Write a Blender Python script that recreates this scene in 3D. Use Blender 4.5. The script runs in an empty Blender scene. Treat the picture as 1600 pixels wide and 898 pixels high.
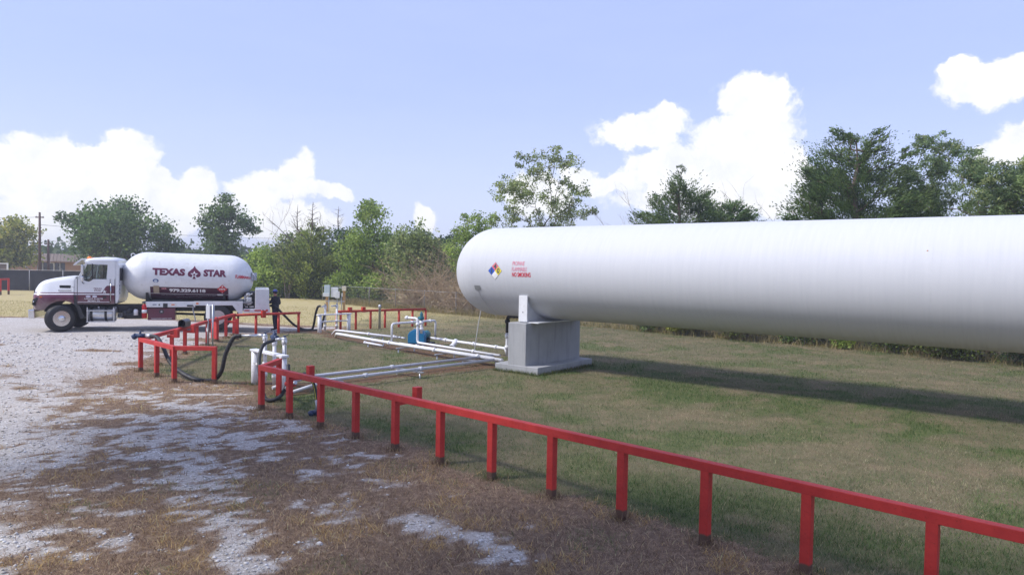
import bpy, bmesh, math, random
import numpy as np
from mathutils import Vector, Matrix

random.seed(7)
sc = bpy.context.scene
COL = sc.collection

# ------------------------------------------------------------------ camera, sky, sun, exposure
CAM_H = 3.0
PITCH = math.radians(1.68)          # looking slightly down
ROLL = 0.0185
fw = Vector((0, math.cos(PITCH), -math.sin(PITCH)))
r0 = Vector((1, 0, 0)); u0 = r0.cross(fw)
rt = r0 * math.cos(ROLL) + u0 * math.sin(ROLL)
up = u0 * math.cos(ROLL) - r0 * math.sin(ROLL)
cd = bpy.data.cameras.new('camera'); cam = bpy.data.objects.new('camera', cd); COL.objects.link(cam)
cd.sensor_width = 36; cd.lens = 36 * 1090 / 1600; cd.clip_start = 0.1; cd.clip_end = 3000
cam.matrix_world = Matrix(((rt.x, up.x, -fw.x, 0), (rt.y, up.y, -fw.y, 0), (rt.z, up.z, -fw.z, CAM_H), (0, 0, 0, 1)))
sc.camera = cam

SUN_EL = math.radians(48)
SUN_DIR = Vector((-0.955, -0.297, 0)).normalized() * math.cos(SUN_EL) + Vector((0, 0, math.sin(SUN_EL)))   # towards the sun
sl = bpy.data.lights.new('sun', 'SUN'); sl.energy = 2.0; sl.angle = math.radians(8); sl.color = (1.0, 0.965, 0.92)
so = bpy.data.objects.new('sun', sl); COL.objects.link(so); so.location = (-40, -12, 50)
so.rotation_euler = (-SUN_DIR).to_track_quat('-Z', 'Y').to_euler()

SKY_STRENGTH = 0.142
w = bpy.data.worlds.new('World'); sc.world = w; w.use_nodes = True
nt = w.node_tree; nt.nodes.clear()
def N(t, **k):
    n = nt.nodes.new(t)
    for a, b in k.items(): setattr(n, a, b)
    return n
def L(a, b): nt.links.new(a, b)
def M(op, a, b=None, c=None, clamp=False):
    n = N('ShaderNodeMath', operation=op); n.use_clamp = clamp
    for i, x in enumerate((a, b, c)):
        if x is None: continue
        if isinstance(x, (int, float)): n.inputs[i].default_value = x
        else: L(x, n.inputs[i])
    return n.outputs[0]
def VM(op, a, b=None, s=None):
    n = N('ShaderNodeVectorMath', operation=op)
    for i, x in enumerate((a, b)):
        if x is None: continue
        if isinstance(x, tuple): n.inputs[i].default_value = x
        else: L(x, n.inputs[i])
    if s is not None: n.inputs['Scale'].default_value = s
    return n
sky = N('ShaderNodeTexSky'); sky.sky_type = 'NISHITA'; sky.sun_disc = False
sky.sun_elevation = SUN_EL; sky.sun_rotation = math.atan2(SUN_DIR.x, SUN_DIR.y)
sky.altitude = 100; sky.air_density = 1.0; sky.dust_density = 0.5; sky.ozone_density = 2.2
tc = N('ShaderNodeTexCoord'); sep = N('ShaderNodeSeparateXYZ'); L(tc.outputs['Generated'], sep.inputs[0])
az = M('ARCTAN2', sep.outputs[0], sep.outputs[1]); el = M('ARCSINE', sep.outputs[2])
comb = N('ShaderNodeCombineXYZ'); L(az, comb.inputs[0]); L(el, comb.inputs[1])
def noise_tex(vec, scale, detail=6, rough=.55, colour=False):
    n = N('ShaderNodeTexNoise'); L(vec, n.inputs['Vector'])
    n.inputs['Scale'].default_value = scale; n.inputs['Detail'].default_value = detail; n.inputs['Roughness'].default_value = rough
    return n.outputs['Color' if colour else 'Fac']
warp = VM('SUBTRACT', noise_tex(comb.outputs[0], 16, 5, .6, True), (.5, .5, .5))
pos = VM('ADD', comb.outputs[0], VM('SCALE', warp.outputs[0], s=0.062).outputs[0]).outputs[0]
CLOUDS = [(-0.587,0.112,0.048,0.034),(-0.615,0.099,0.037,0.045),(-0.5,0.138,0.03,0.029),(-0.507,0.112,0.042,0.04),(-0.551,0.074,0.073,0.047),(-0.468,0.095,0.029,0.025),(-0.422,0.09,0.027,0.025),(-0.446,0.064,0.09,0.037),(-0.298,0.133,0.025,0.025),(-0.32,0.106,0.045,0.021),(-0.353,0.089,0.036,0.022),(-0.261,0.098,0.036,0.011),(-0.597,0.04,0.094,0.053),(-0.336,0.06,0.123,0.035),(-0.127,0.063,0.016,0.016),(0.176,0.191,0.055,0.027),(0.211,0.202,0.032,0.018),(0.327,0.23,0.043,0.028),(0.336,0.19,0.043,0.043),(0.306,0.158,0.067,0.044),(0.365,0.138,0.038,0.034),(0.23,0.141,0.07,0.025),(0.09,0.136,0.024,0.011),(0.133,0.121,0.063,0.014),(0.291,0.103,0.126,0.033),(0.034,0.103,0.046,0.032),(0.589,0.224,0.042,0.023),(0.625,0.229,0.036,0.024),(0.622,0.156,0.036,0.021),(0.61,0.142,0.037,0.015),(0.561,0.234,0.017,0.012),
          (-0.74,0.12,0.06,0.06),(0.72,0.2,0.06,0.05),(0.75,0.13,0.1,0.05)]
CLOUDS = [(a, e, rx * (.70 if k in (4, 7, 12, 13) else .88 if k < 14 else 1.0), ry * (.70 if k in (4, 7, 12, 13) else .88 if k < 14 else 1.0)) for k, (a, e, rx, ry) in enumerate(CLOUDS)]
rc = random.Random(3)                 # the same kind of cumulus all round the horizon
for k in range(16):
    a0 = rc.uniform(.95, 2 * math.pi - .95); e0 = rc.uniform(.06, .24)
    a0 = a0 if a0 < math.pi else a0 - 2 * math.pi
    CLOUDS.append((a0, e0, rc.uniform(.06, .11), rc.uniform(.03, .06)))
dist = None
for (a, e, rx, ry) in CLOUDS:
    d = VM('SUBTRACT', pos, (a, e, 0.0)).outputs[0]
    d = VM('MULTIPLY', d, (1 / rx, 1 / ry, 0.0)).outputs[0]
    ln = VM('LENGTH', d).outputs['Value']
    if dist is None: dist = ln
    else:
        n = N('ShaderNodeMath', operation='SMOOTH_MIN'); L(dist, n.inputs[0]); L(ln, n.inputs[1]); n.inputs[2].default_value = .25
        dist = n.outputs[0]
fine = M('MULTIPLY', M('SUBTRACT', noise_tex(pos, 40, 9, .62), .5), 1.25)
dd = M('ADD', dist, fine)
mr = N('ShaderNodeMapRange', interpolation_type='SMOOTHSTEP'); L(dd, mr.inputs['Value'])
mr.inputs['From Min'].default_value = 1.26; mr.inputs['From Max'].default_value = .86
cover = mr.outputs['Result']
# thin veil of high haze and a milky band low over the horizon
band = N('ShaderNodeMapRange', interpolation_type='SMOOTHSTEP'); L(el, band.inputs['Value'])
band.inputs['From Min'].default_value = .27; band.inputs['From Max'].default_value = 0.0
band.inputs['To Max'].default_value = .80
veil = M('ADD', M('MULTIPLY', noise_tex(VM('MULTIPLY', comb.outputs[0], (2.0, 9.0, 1.0)).outputs[0], 2.2, 5, .55), .25), band.outputs['Result'], clamp=True)
skc = VM('SCALE', sky.outputs[0], s=1.0)
gain = N('ShaderNodeVectorMath', operation='MULTIPLY'); L(sky.outputs[0], gain.inputs[0]); gain.inputs[1].default_value = (1.12, .97, 1.05)
mix0 = N('ShaderNodeMix', data_type='RGBA'); mix0.inputs['Factor'].default_value = .80; L(gain.outputs[0], mix0.inputs['A']); mix0.inputs['B'].default_value = (1.71, 2.07, 3.6, 1)   # even, slightly hazy lavender blue
mix1 = N('ShaderNodeMix', data_type='RGBA'); L(M('ADD', M('MULTIPLY', veil, .62), 0.0, clamp=True), mix1.inputs['Factor']); L(mix0.outputs['Result'], mix1.inputs['A'])
HAZE = (2.95, 3.22, 3.9, 1); mix1.inputs['B'].default_value = HAZE
body = noise_tex(pos, 24, 6, .6)
cr = N('ShaderNodeValToRGB'); L(body, cr.inputs[0])
cr.color_ramp.elements[0].position = .3; cr.color_ramp.elements[0].color = (3.45, 3.56, 3.9, 1)
cr.color_ramp.elements[1].position = .62; cr.color_ramp.elements[1].color = (4.15, 4.15, 4.15, 1)
mix2 = N('ShaderNodeMix', data_type='RGBA'); L(cover, mix2.inputs['Factor']); L(mix1.outputs['Result'], mix2.inputs['A']); L(cr.outputs[0], mix2.inputs['B'])
bg = N('ShaderNodeBackground'); L(mix2.outputs['Result'], bg.inputs[0]); bg.inputs[1].default_value = SKY_STRENGTH
wo = N('ShaderNodeOutputWorld'); L(bg.outputs[0], wo.inputs[0])
w.cycles.sampling_method = 'MANUAL'; w.cycles.sample_map_resolution = 512

sc.view_settings.view_transform = 'Standard'; sc.view_settings.look = 'None'
sc.view_settings.exposure = 1.0; sc.view_settings.gamma = 1.0; sc.view_settings.use_curve_mapping = False
sc.render.engine = 'CYCLES'
sc.cycles.use_denoising = True
sc.cycles.max_bounces = 6; sc.cycles.transparent_max_bounces = 6
sc.cycles.caustics_reflective = False; sc.cycles.caustics_refractive = False

# ------------------------------------------------------------------ materials
def lin(r, g, b):
    f = lambda c: (c / 255 / 12.92) if c / 255 <= .04045 else ((c / 255 + .055) / 1.055) ** 2.4
    return (f(r), f(g), f(b))
class Mt:
    """small node helper"""
    def __init__(s, name):
        s.m = bpy.data.materials.new(name); s.m.use_nodes = True
        s.t = s.m.node_tree; s.t.nodes.clear()
        s.out = s.n('ShaderNodeOutputMaterial'); s.bs = s.n('ShaderNodeBsdfPrincipled')
        s.l(s.bs.outputs[0], s.out.inputs[0])
    def n(s, t, **k):
        n = s.t.nodes.new(t)
        for a, b in k.items(): setattr(n, a, b)
        return n
    def l(s, a, b): s.t.links.new(a, b)
    def v(s, sock, val):
        if hasattr(val, 'links'): s.l(val, sock)
        else: sock.default_value = val
    def coord(s, which='Object', scale=None):
        c = s.n('ShaderNodeTexCoord').outputs[which]
        if scale:
            m = s.n('ShaderNodeMapping'); s.l(c, m.inputs[0]); m.inputs['Scale'].default_value = scale; c = m.outputs[0]
        return c
    def noise(s, vec, scale, detail=4, rough=.55):
        n = s.n('ShaderNodeTexNoise'); s.l(vec, n.inputs['Vector']); n.inputs['Scale'].default_value = scale
        n.inputs['Detail'].default_value = detail; n.inputs['Roughness'].default_value = rough
        return n.outputs['Fac']
    def ramp(s, fac, stops, mode='LINEAR'):
        r = s.n('ShaderNodeValToRGB'); s.l(fac, r.inputs[0]); r.color_ramp.interpolation = mode
        e = r.color_ramp.elements
        while len(e) < len(stops): e.new(.5)
        for x, (p, c) in zip(e, stops):
            x.position = p; x.color = (*c[:3], 1) if not isinstance(c, (int, float)) else (c, c, c, 1)
        return r.outputs[0]
    def mix(s, fac, a, b):
        m = s.n('ShaderNodeMix', data_type='RGBA'); s.v(m.inputs['Factor'], fac)
        for k, x in (('A', a), ('B', b)):
            s.v(m.inputs[k], (*x, 1) if isinstance(x, tuple) and len(x) == 3 else x)
        return m.outputs['Result']
    def math(s, op, a, b=0.0, clamp=False):
        m = s.n('ShaderNodeMath', operation=op); m.use_clamp = clamp
        s.v(m.inputs[0], a); s.v(m.inputs[1], b); return m.outputs[0]
    def step(s, x, a, b):
        m = s.n('ShaderNodeMapRange', interpolation_type='SMOOTHSTEP'); s.v(m.inputs['Value'], x)
        m.inputs['From Min'].default_value = a; m.inputs['From Max'].default_value = b
        return m.outputs['Result']
    def sep(s, vec):
        n = s.n('ShaderNodeSeparateXYZ'); s.l(vec, n.inputs[0]); return n.outputs
    def bump(s, h, strength=.3, dist=.02):
        b = s.n('ShaderNodeBump'); s.l(h, b.inputs['Height']); b.inputs['Strength'].default_value = strength
        b.inputs['Distance'].default_value = dist; s.l(b.outputs[0], s.bs.inputs['Normal'])
    def set(s, **k):
        for a, b in k.items():
            s.v(s.bs.inputs[a.replace('_', ' ')], b)
        return s
MATS = {}
def pm(name, col, rough=.55, metal=0., var=.12, scale=6., bump=0., coat=0., stretch=None, spec=.5, dirt=None):
    """plain procedural paint / metal / rubber with slight mottling"""
    if name in MATS: return MATS[name]
    t = Mt(name); c = t.coord('Object', stretch)
    f = t.noise(c, scale, 5, .6)
    lo = tuple(max(0, x * (1 - var)) for x in col); hi = tuple(min(1, x * (1 + var)) for x in col)
    cc = t.ramp(f, [(.3, lo), (.7, hi)])
    if dirt:
        f2 = t.noise(c, scale * 2.7, 6, .65); cc = t.mix(t.step(f2, .54, .72), cc, dirt)
    t.set(Base_Color=cc, Metallic=metal)
    t.set(Roughness=t.ramp(f, [(.3, min(1, rough * 1.15)), (.7, rough * .85)]))
    t.bs.inputs['Coat Weight'].default_value = coat; t.bs.inputs['Specular IOR Level'].default_value = spec
    if bump: t.bump(t.noise(c, scale * 6, 5, .6), bump, .01)
    MATS[name] = t.m; return t.m

# ------------------------------------------------------------------ mesh helper
class MB:
    def __init__(s): s.v = []; s.f = []; s.sm = []; s.mi = []
    def add(s, vs, fs, smooth=False, mi=0):
        o = len(s.v); s.v += [tuple(p) for p in vs]
        for f in fs: s.f.append(tuple(i + o for i in f)); s.sm.append(smooth); s.mi.append(mi)
        return s
    def box(s, x0, x1, y0, y1, z0, z1, mi=0):
        v = [(x, y, z) for z in (z0, z1) for (x, y) in ((x0, y0), (x1, y0), (x1, y1), (x0, y1))]
        return s.add(v, [(3, 2, 1, 0), (4, 5, 6, 7), (0, 1, 5, 4), (1, 2, 6, 5), (2, 3, 7, 6), (3, 0, 4, 7)], False, mi)
    def prism(s, poly, a, b, plane='xz', mi=0, smooth=False):
        """poly in plane, pulled from a to b along the third axis"""
        def P(p, k):
            return {'xz': (p[0], k, p[1]), 'xy': (p[0], p[1], k), 'yz': (k, p[0], p[1])}[plane]
        n = len(poly); v = [P(p, a) for p in poly] + [P(p, b) for p in poly]
        s.add(v, [tuple(range(n)), tuple(range(2 * n - 1, n - 1, -1))], False, mi)
        o = len(s.v) - 2 * n
        for i in range(n):
            j = (i + 1) % n; s.f.append((o + i, o + j, o + n + j, o + n + i)); s.sm.append(smooth); s.mi.append(mi)
        return s
    def tube(s, path, r, n=10, cap=True, smooth=True, mi=0, twist=0.):
        P = [Vector(p) for p in path]; m = len(P)
        R = r if isinstance(r, (list, tuple)) else [r] * m
        t = (P[1] - P[0]).normalized()
        a = t.cross(Vector((0, 0, 1)));
        if a.length < 1e-4: a = t.cross(Vector((0, 1, 0)))
        a.normalize(); vs = []
        for i in range(m):
            tt = ((P[min(i + 1, m - 1)] - P[max(i - 1, 0)])).normalized()
            a = (a - tt * a.dot(tt)).normalized(); b = tt.cross(a)
            for k in range(n):
                th = 2 * math.pi * k / n + twist
                vs.append(P[i] + (a * math.cos(th) + b * math.sin(th)) * R[i])
        fs = [(i * n + k, i * n + (k + 1) % n, (i + 1) * n + (k + 1) % n, (i + 1) * n + k) for i in range(m - 1) for k in range(n)]
        s.add(vs, fs, smooth, mi)
        if cap:
            o = len(s.v) - m * n
            s.f += [tuple(o + k for k in range(n - 1, -1, -1)), tuple(o + (m - 1) * n + k for k in range(n))]; s.sm += [False] * 2; s.mi += [mi] * 2
        return s
    def lathe(s, prof, o=(0, 0, 0), axis='z', n=24, smooth=True, mi=0):
        """prof: (radius, height) pairs along the axis"""
        ax = {'x': (Vector((0, 1, 0)), Vector((0, 0, 1)), Vector((1, 0, 0))), 'y': (Vector((0, 0, 1)), Vector((1, 0, 0)), Vector((0, 1, 0))),
              'z': (Vector((1, 0, 0)), Vector((0, 1, 0)), Vector((0, 0, 1)))}[axis]
        o = Vector(o); vs = []
        for (r, h) in prof:
            for k in range(n):
                th = 2 * math.pi * k / n
                vs.append(o + ax[2] * h + (ax[0] * math.cos(th) + ax[1] * math.sin(th)) * max(r, 1e-4))
        m = len(prof)
        fs = [(i * n + k, i * n + (k + 1) % n, (i + 1) * n + (k + 1) % n, (i + 1) * n + k) for i in range(m - 1) for k in range(n)]
        s.add(vs, fs, smooth, mi)
        b = len(s.v) - m * n
        if prof[0][0] > 1e-3: s.f.append(tuple(b + k for k in range(n - 1, -1, -1))); s.sm.append(False); s.mi.append(mi)
        if prof[-1][0] > 1e-3: s.f.append(tuple(b + (m - 1) * n + k for k in range(n))); s.sm.append(False); s.mi.append(mi)
        return s
    def ball(s, c, r, n=10, sq=(1, 1, 1), mi=0):
        m = max(4, n // 2); prof = [(math.sin(math.pi * i / m), -math.cos(math.pi * i / m)) for i in range(m + 1)]
        k0 = len(s.v); s.lathe([(a * r, b * r) for a, b in prof], (0, 0, 0), 'z', n, True, mi)
        for i in range(k0, len(s.v)):
            p = s.v[i]; s.v[i] = (c[0] + p[0] * sq[0], c[1] + p[1] * sq[1], c[2] + p[2] * sq[2])
        return s
    def loft(s, secs, smooth=True, cap=True, mi=0, closed=False):
        n = len(secs[0]); vs = [p for q in secs for p in q]; kk = n if closed else n - 1
        fs = [(i * n + k, i * n + (k + 1) % n, (i + 1) * n + (k + 1) % n, (i + 1) * n + k) for i in range(len(secs) - 1) for k in range(kk)]
        s.add(vs, fs, smooth, mi)
        if cap:
            o = len(s.v) - len(vs); m = len(secs)
            s.f += [tuple(o + k for k in range(n - 1, -1, -1)), tuple(o + (m - 1) * n + k for k in range(n))]; s.sm += [False] * 2; s.mi += [mi] * 2
        return s
    def mesh(s, name):
        me = bpy.data.meshes.new(name); me.from_pydata(s.v, [], s.f)
        bm = bmesh.new(); bm.from_mesh(me)
        for f, a, b in zip(bm.faces, s.sm, s.mi): f.smooth = a; f.material_index = b
        bmesh.ops.recalc_face_normals(bm, faces=bm.faces[:]); bm.to_mesh(me); bm.free()
        return me
    def build(s, name, mat, parent=None, bevel=0., loc=None, rot=None, label=None, sharp=None):
        o = bpy.data.objects.new(name, s.mesh(name)); COL.objects.link(o)
        for m in (mat if isinstance(mat, (list, tuple)) else [mat]):
            if m: o.data.materials.append(m)
        if parent: o.parent = parent
        if loc is not None: o.location = loc
        if rot is not None: o.rotation_euler = rot
        if bevel:
            b = o.modifiers.new('bevel', 'BEVEL'); b.width = bevel; b.segments = 2; b.limit_method = 'ANGLE'; b.angle_limit = math.radians(40)
        if label: o['label'] = label
        return o
def empty(name, loc=(0, 0, 0), rz=0.):
    o = bpy.data.objects.new(name, None); COL.objects.link(o); o.location = loc; o.rotation_euler = (0, 0, rz)
    o.empty_display_size = .2
    return o
def tag(o, label=None, cat=None, group=None, kind=None):
    for k, v in (('label', label), ('category', cat), ('group', group), ('kind', kind)):
        if v: o[k] = v
    return o
def linked(o, name, parent=None, loc=None, rot=None, scale=None):
    """another object on the same mesh"""
    c = o.copy(); c.name = name; COL.objects.link(c); c.parent = parent
    if loc is not None: c.location = loc
    if rot is not None: c.rotation_euler = rot
    if scale is not None: c.scale = scale
    return c
def spline(pts, k=8):
    """Catmull-Rom through points"""
    P = [Vector(p) for p in pts]; P = [P[0] * 2 - P[1]] + P + [P[-1] * 2 - P[-2]]; out = []
    for i in range(1, len(P) - 2):
        a, b, c, d = P[i - 1:i + 3]
        for j in range(k):
            t = j / k
            out.append(.5 * ((2 * b) + (c - a) * t + (2 * a - 5 * b + 4 * c - d) * t * t + (3 * b - a - 3 * c + d) * t ** 3))
    out.append(P[-2]); return out
def np_mesh(name, verts, groups, mat, tint=None, parent=None, smooth=False):
    """groups: list of int arrays (n,k); big meshes from numpy"""
    me = bpy.data.meshes.new(name); nv = len(verts)
    me.vertices.add(nv); me.vertices.foreach_set('co', np.ascontiguousarray(verts, dtype=np.float32).ravel())
    li = np.concatenate([g.ravel() for g in groups]).astype(np.int32)
    tot = np.concatenate([np.full(len(g), g.shape[1]) for g in groups]).astype(np.int32)
    st = np.concatenate([[0], np.cumsum(tot)[:-1]]).astype(np.int32)
    me.loops.add(len(li)); me.loops.foreach_set('vertex_index', li)
    me.polygons.add(len(tot)); me.polygons.foreach_set('loop_start', st); me.polygons.foreach_set('loop_total', tot)
    if smooth: me.polygons.foreach_set('use_smooth', np.ones(len(tot), bool))
    me.update(calc_edges=True)
    if tint is not None:
        at = me.attributes.new('tint', 'FLOAT_COLOR', 'POINT')
        c = np.ones((nv, 4), np.float32); c[:, :3] = tint; at.data.foreach_set('color', c.ravel())
    o = bpy.data.objects.new(name, me); COL.objects.link(o); me.materials.append(mat)
    if parent: o.parent = parent
    return o
_font_cache = {}
def text_bm(s, size, bold=0., xs=1., slices=0.04, shear=0.):
    """flat lettering as a bmesh in the xy plane, centred, cut into thin strips so that it can be bent"""
    cu = bpy.data.curves.new('t', 'FONT'); cu.body = s; cu.size = size; cu.offset = bold; cu.align_x = 'CENTER'; cu.align_y = 'CENTER'
    cu.resolution_u = 3; cu.shear = shear
    ob = bpy.data.objects.new('t', cu); COL.objects.link(ob); bpy.context.view_layer.update()
    me = bpy.data.meshes.new_from_object(ob.evaluated_get(bpy.context.evaluated_depsgraph_get()))
    bpy.data.objects.remove(ob); bpy.data.curves.remove(cu)
    bm = bmesh.new(); bm.from_mesh(me); bpy.data.meshes.remove(me)
    for v in bm.verts: v.co.x *= xs
    ys = [v.co.y for v in bm.verts]
    if ys and slices:
        y = min(ys) + slices
        while y < max(ys):
            bmesh.ops.bisect_plane(bm, geom=bm.verts[:] + bm.edges[:] + bm.faces[:], plane_co=(0, y, 0), plane_no=(0, 1, 0)); y += slices
    return bm
def put(bm, fn, name, mat, parent, label=None):
    """place the flat bmesh on a surface: fn(x, y) -> point"""
    for v in bm.verts: v.co = Vector(fn(v.co.x, v.co.y))
    me = bpy.data.meshes.new(name); bm.to_mesh(me); bm.free(); me.materials.append(mat)
    o = bpy.data.objects.new(name, me); COL.objects.link(o); o.parent = parent
    if label: o['label'] = label
    return o
def shape_bm(poly, slices=.04):
    bm = bmesh.new(); vs = [bm.verts.new((x, y, 0)) for x, y in poly]; f = bm.faces.new(vs)
    bmesh.ops.triangulate(bm, faces=[f])
    ys = [p[1] for p in poly]; y = min(ys) + slices
    while slices and y < max(ys) - 1e-6:
        bmesh.ops.bisect_plane(bm, geom=bm.verts[:] + bm.edges[:] + bm.faces[:], plane_co=(0, y, 0), plane_no=(0, 1, 0)); y += slices
    return bm
# value noise for masks and scatter
def vnoise(x, y, seed=0):
    xi = np.floor(x); yi = np.floor(y); fx = x - xi; fy = y - yi
    fx = fx * fx * (3 - 2 * fx); fy = fy * fy * (3 - 2 * fy)
    h = lambda a, b: np.mod(np.sin(a * 127.1 + b * 311.7 + seed * 74.7) * 43758.5453, 1.0)
    return (h(xi, yi) * (1 - fx) + h(xi + 1, yi) * fx) * (1 - fy) + (h(xi, yi + 1) * (1 - fx) + h(xi + 1, yi + 1) * fx) * fy
def fbm(x, y, o=4, seed=0):
    s = 0; a = .5; t = 0
    for k in range(o):
        s = s + a * vnoise(x * 2 ** k, y * 2 ** k, seed + k * 13); t += a; a *= .55
    return s / t
def sst(x, a, b):
    t = np.clip((x - a) / (b - a), 0, 1); return t * t * (3 - 2 * t)

# ------------------------------------------------------------------ ground
RA0 = np.array([-5.06, 14.13]); RAD = np.array([0.741, -0.671]); RAN = np.array([-0.671, -0.741])   # front rail: start, direction, outward
TC = np.array([0.87, 20.96]); TA = np.array([math.sin(math.radians(52)), -math.cos(math.radians(52))]); TN = np.array([math.cos(math.radians(52)), math.sin(math.radians(52))])
def gz(x, y):
    """height of the ground: a low rise towards the truck"""
    x = np.asarray(x, float); y = np.asarray(y, float)
    z = 0.17 * sst(-x, 9.5, 15.5)
    z = z + (fbm(x * .6, y * .6, 3, 5) - .5) * .05 * sst(np.hypot(x + 4, y - 24), 3, 8)
    return z
def G(x, y): return float(gz(np.array([x]), np.array([y]))[0])
INSIDE = np.array([(-5.06, 14.13), (20, -8.56), (60, -8.5), (60, 90), (-7.9, 90), (-7.9, 31.7), (-9.2, 30.2), (-11.25, 28.2), (-9.95, 18.8), (-8.26, 17.07), (-7.2, 17.0), (-6.2, 16.3)])
def sd_poly(x, y, poly):
    """signed distance, negative inside"""
    d = np.full(x.shape, 1e9); ins = np.zeros(x.shape, bool); n = len(poly)
    for i in range(n):
        a = poly[i]; b = poly[(i + 1) % n]; e = b - a
        px = x - a[0]; py = y - a[1]
        t = np.clip((px * e[0] + py * e[1]) / (e @ e), 0, 1)
        d = np.minimum(d, np.hypot(px - t * e[0], py - t * e[1]))
        c = ((a[1] > y) != (b[1] > y)) & (x < (b[0] - a[0]) * (y - a[1]) / (b[1] - a[1] + 1e-12) + a[0])
        ins ^= c
    return np.where(ins, -d, d)
def seg_d(x, y, a, b):
    a = np.array(a); b = np.array(b); e = b - a; px = x - a[0]; py = y - a[1]
    t = np.clip((px * e[0] + py * e[1]) / (e @ e), 0, 1); return np.hypot(px - t * e[0], py - t * e[1])
GB_Y = np.array([0, 5.5, 6.5, 8, 9, 10.5, 12, 14, 15, 16, 17, 19, 22, 28.5, 31, 32, 33.5])
GB_X = np.array([-3.6, -4.0, -4.5, -5.2, -5.9, -6.7, -7.5, -8.2, -9.0, -9.5, -10.2, -10.5, -10.9, -11.3, -9.4, -8.2, -8.5])
PATCH = [(-0.55, 7.70, .95, .24, -43), (-0.9, 8.15, .5, .2, -43), (-3.35, 8.1, .9, .35, -55), (-2.9, 7.3, .6, .3, -60), (-4.2, 9.6, .5, .2, -10), (-5.3, 10.6, .6, .22, 5),
         (-6.6, 14.2, .6, .2, 5), (-4.6, 11.7, .35, .12, -20), (-6.9, 15.6, .7, .13, 5), (-2.5, 6.6, .6, .22, -50), (-3.9, 12.6, .3, .1, 0)]
def masks(x, y):
    """gravel, dead, dry, lush, dirt"""
    x = np.asarray(x, float); y = np.asarray(y, float)
    n1 = fbm(x * .6, y * .95, 4, 1); n2 = fbm(x * 1.7 + y * .5, y * 2.3, 4, 2); n3 = fbm(x * 4.2, y * 5.0, 3, 3)
    bx = np.interp(y, GB_Y, GB_X)
    g = sst(bx - x + (n1 - .5) * 3.4 + (n2 - .5) * 2.2, -.5, .9)
    near = sst(-y, -22, -12)
    g = g * (1 - .92 * near * sst(n2 * .6 + n1 * .4, .47, .60)) * (1 - .9 * sst(n1, .60, .70) * sst(-y, -30, -22) * (x < -10))
    g = g * sst(-y + (n1 - .5) * 3, -33.6, -32.2) * (x > -90)
    for (px, py, a, b, r) in PATCH:
        c, s = math.cos(math.radians(r)), math.sin(math.radians(r)); u = ((x - px) * c + (y - py) * s) / a; v = (-(x - px) * s + (y - py) * c) / b
        g = np.maximum(g, sst(-(np.hypot(u, v) + (n2 - .5) * 1.9 + (n3 - .5) * 2.2), -1.2, -.4) * .9)
    sd = sd_poly(x, y, INSIDE)
    # ragged mix of stone and thatch in front, on the left
    mixz = sst(-x + (y - 7) * .45, 1.0, 4.4) * (y < 20) * sst(-y, -19, -15)
    n4 = fbm(x * 9, y * 10, 3, 4)
    g = np.maximum(g, .95 * mixz * sst(n1 * .2 + n2 * .32 + n3 * .28 + n4 * .2 + .035 * sst(-x, 2.2, 5.5), .535, .62))
    g = g * sst(sd, -.25, .25)
    g = np.clip(g + (n4 - .5) * 1.1 * sst(g, .02, .35) * sst(-y, -22, -12), 0, 1)
    # a little loose stone scattered through the dead grass
    g = np.maximum(g, .75 * sst(n3 * .55 + n2 * .45, .68, .78) * sst(sd, .3, 1.2) * (y < 20))
    dead = sst(sd + (n1 - .5) * 1.1 + (n3 - .5) * .5, -.55, .25) * (y < 33.5)
    inn = np.clip(-sd, 0, 9)
    q = -.7 * x + .7 * y
    dry = np.maximum(sst(q + (n1 - .5) * 8, 24, 37), (y > 33) * (x < -8) * 1.0) * (1 - g)
    ly = (x - TC[0]) * TN[0] + (y - TC[1]) * TN[1]; lt = (x - TC[0]) * TA[0] + (y - TC[1]) * TA[1]
    lush = sst(fbm(x * 1.1 + 4, y * 1.1, 5, 8), .46, .70) * sst(ly + (n1 - .5) * 2.0, -4.0, -1.2) * sst(-ly, -4.5, -1.5) * sst(lt, -.5, 2.0)
    rim = sst(-sd, .35, .8) * sst(sd, -2.6, -1.2) * (y < 16)
    lush = np.maximum(lush, .55 * rim * sst(n1 * .5 + n2 * .5, .42, .55))
    lush = np.maximum(lush, .45 * sst(fbm(x * .8, y * .8, 5, 21), .52, .70)) * (1 - dead) * (1 - dry)
    dirt = np.zeros_like(x)
    for a, b in (((-7.4, 29.0), (-.2, 20.7)), ((-5, 16.9), (-.5, 21.2)), ((-6.3, 17.2), (-5.2, 16.0)), ((-8.4, 30.4), (-7.4, 29.3)), ((-3.8, 26.6), (-2.9, 26.0))):
        dirt = np.maximum(dirt, sst(-seg_d(x, y, a, b) + (n2 - .5) * .9, -.75, -.1))
    lush = np.clip(lush * 1.7, 0, 1)
    return g, dead, dry, lush, dirt
def axis(lo, hi, a, b, h, grow=1.16):
    c = list(np.arange(a, b + 1e-6, h)); st = h
    while c[-1] < hi: st *= grow; c.append(c[-1] + st)
    st = h
    while c[0] > lo: st *= grow; c.insert(0, c[0] - st)
    return np.array(c)
gx = axis(-900, 900, -20, 20, .125); gy = axis(-500, 1500, 4.5, 36, .125)
XX, YY = np.meshgrid(gx, gy); ZZ = gz(XX, YY)
vv = np.stack([XX.ravel(), YY.ravel(), ZZ.ravel()], 1)
nx, ny = len(gx), len(gy); ii = (np.arange(ny - 1)[:, None] * nx + np.arange(nx - 1)[None]).ravel()
ground_mat = Mt('ground_cover')
t = ground_mat
am = t.n('ShaderNodeAttribute'); am.attribute_name = 'mask'; ad = t.n('ShaderNodeAttribute'); ad.attribute_name = 'tint'
mc = t.n('ShaderNodeSeparateColor'); t.l(am.outputs['Color'], mc.inputs[0])
wc = t.coord('Object')
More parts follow.
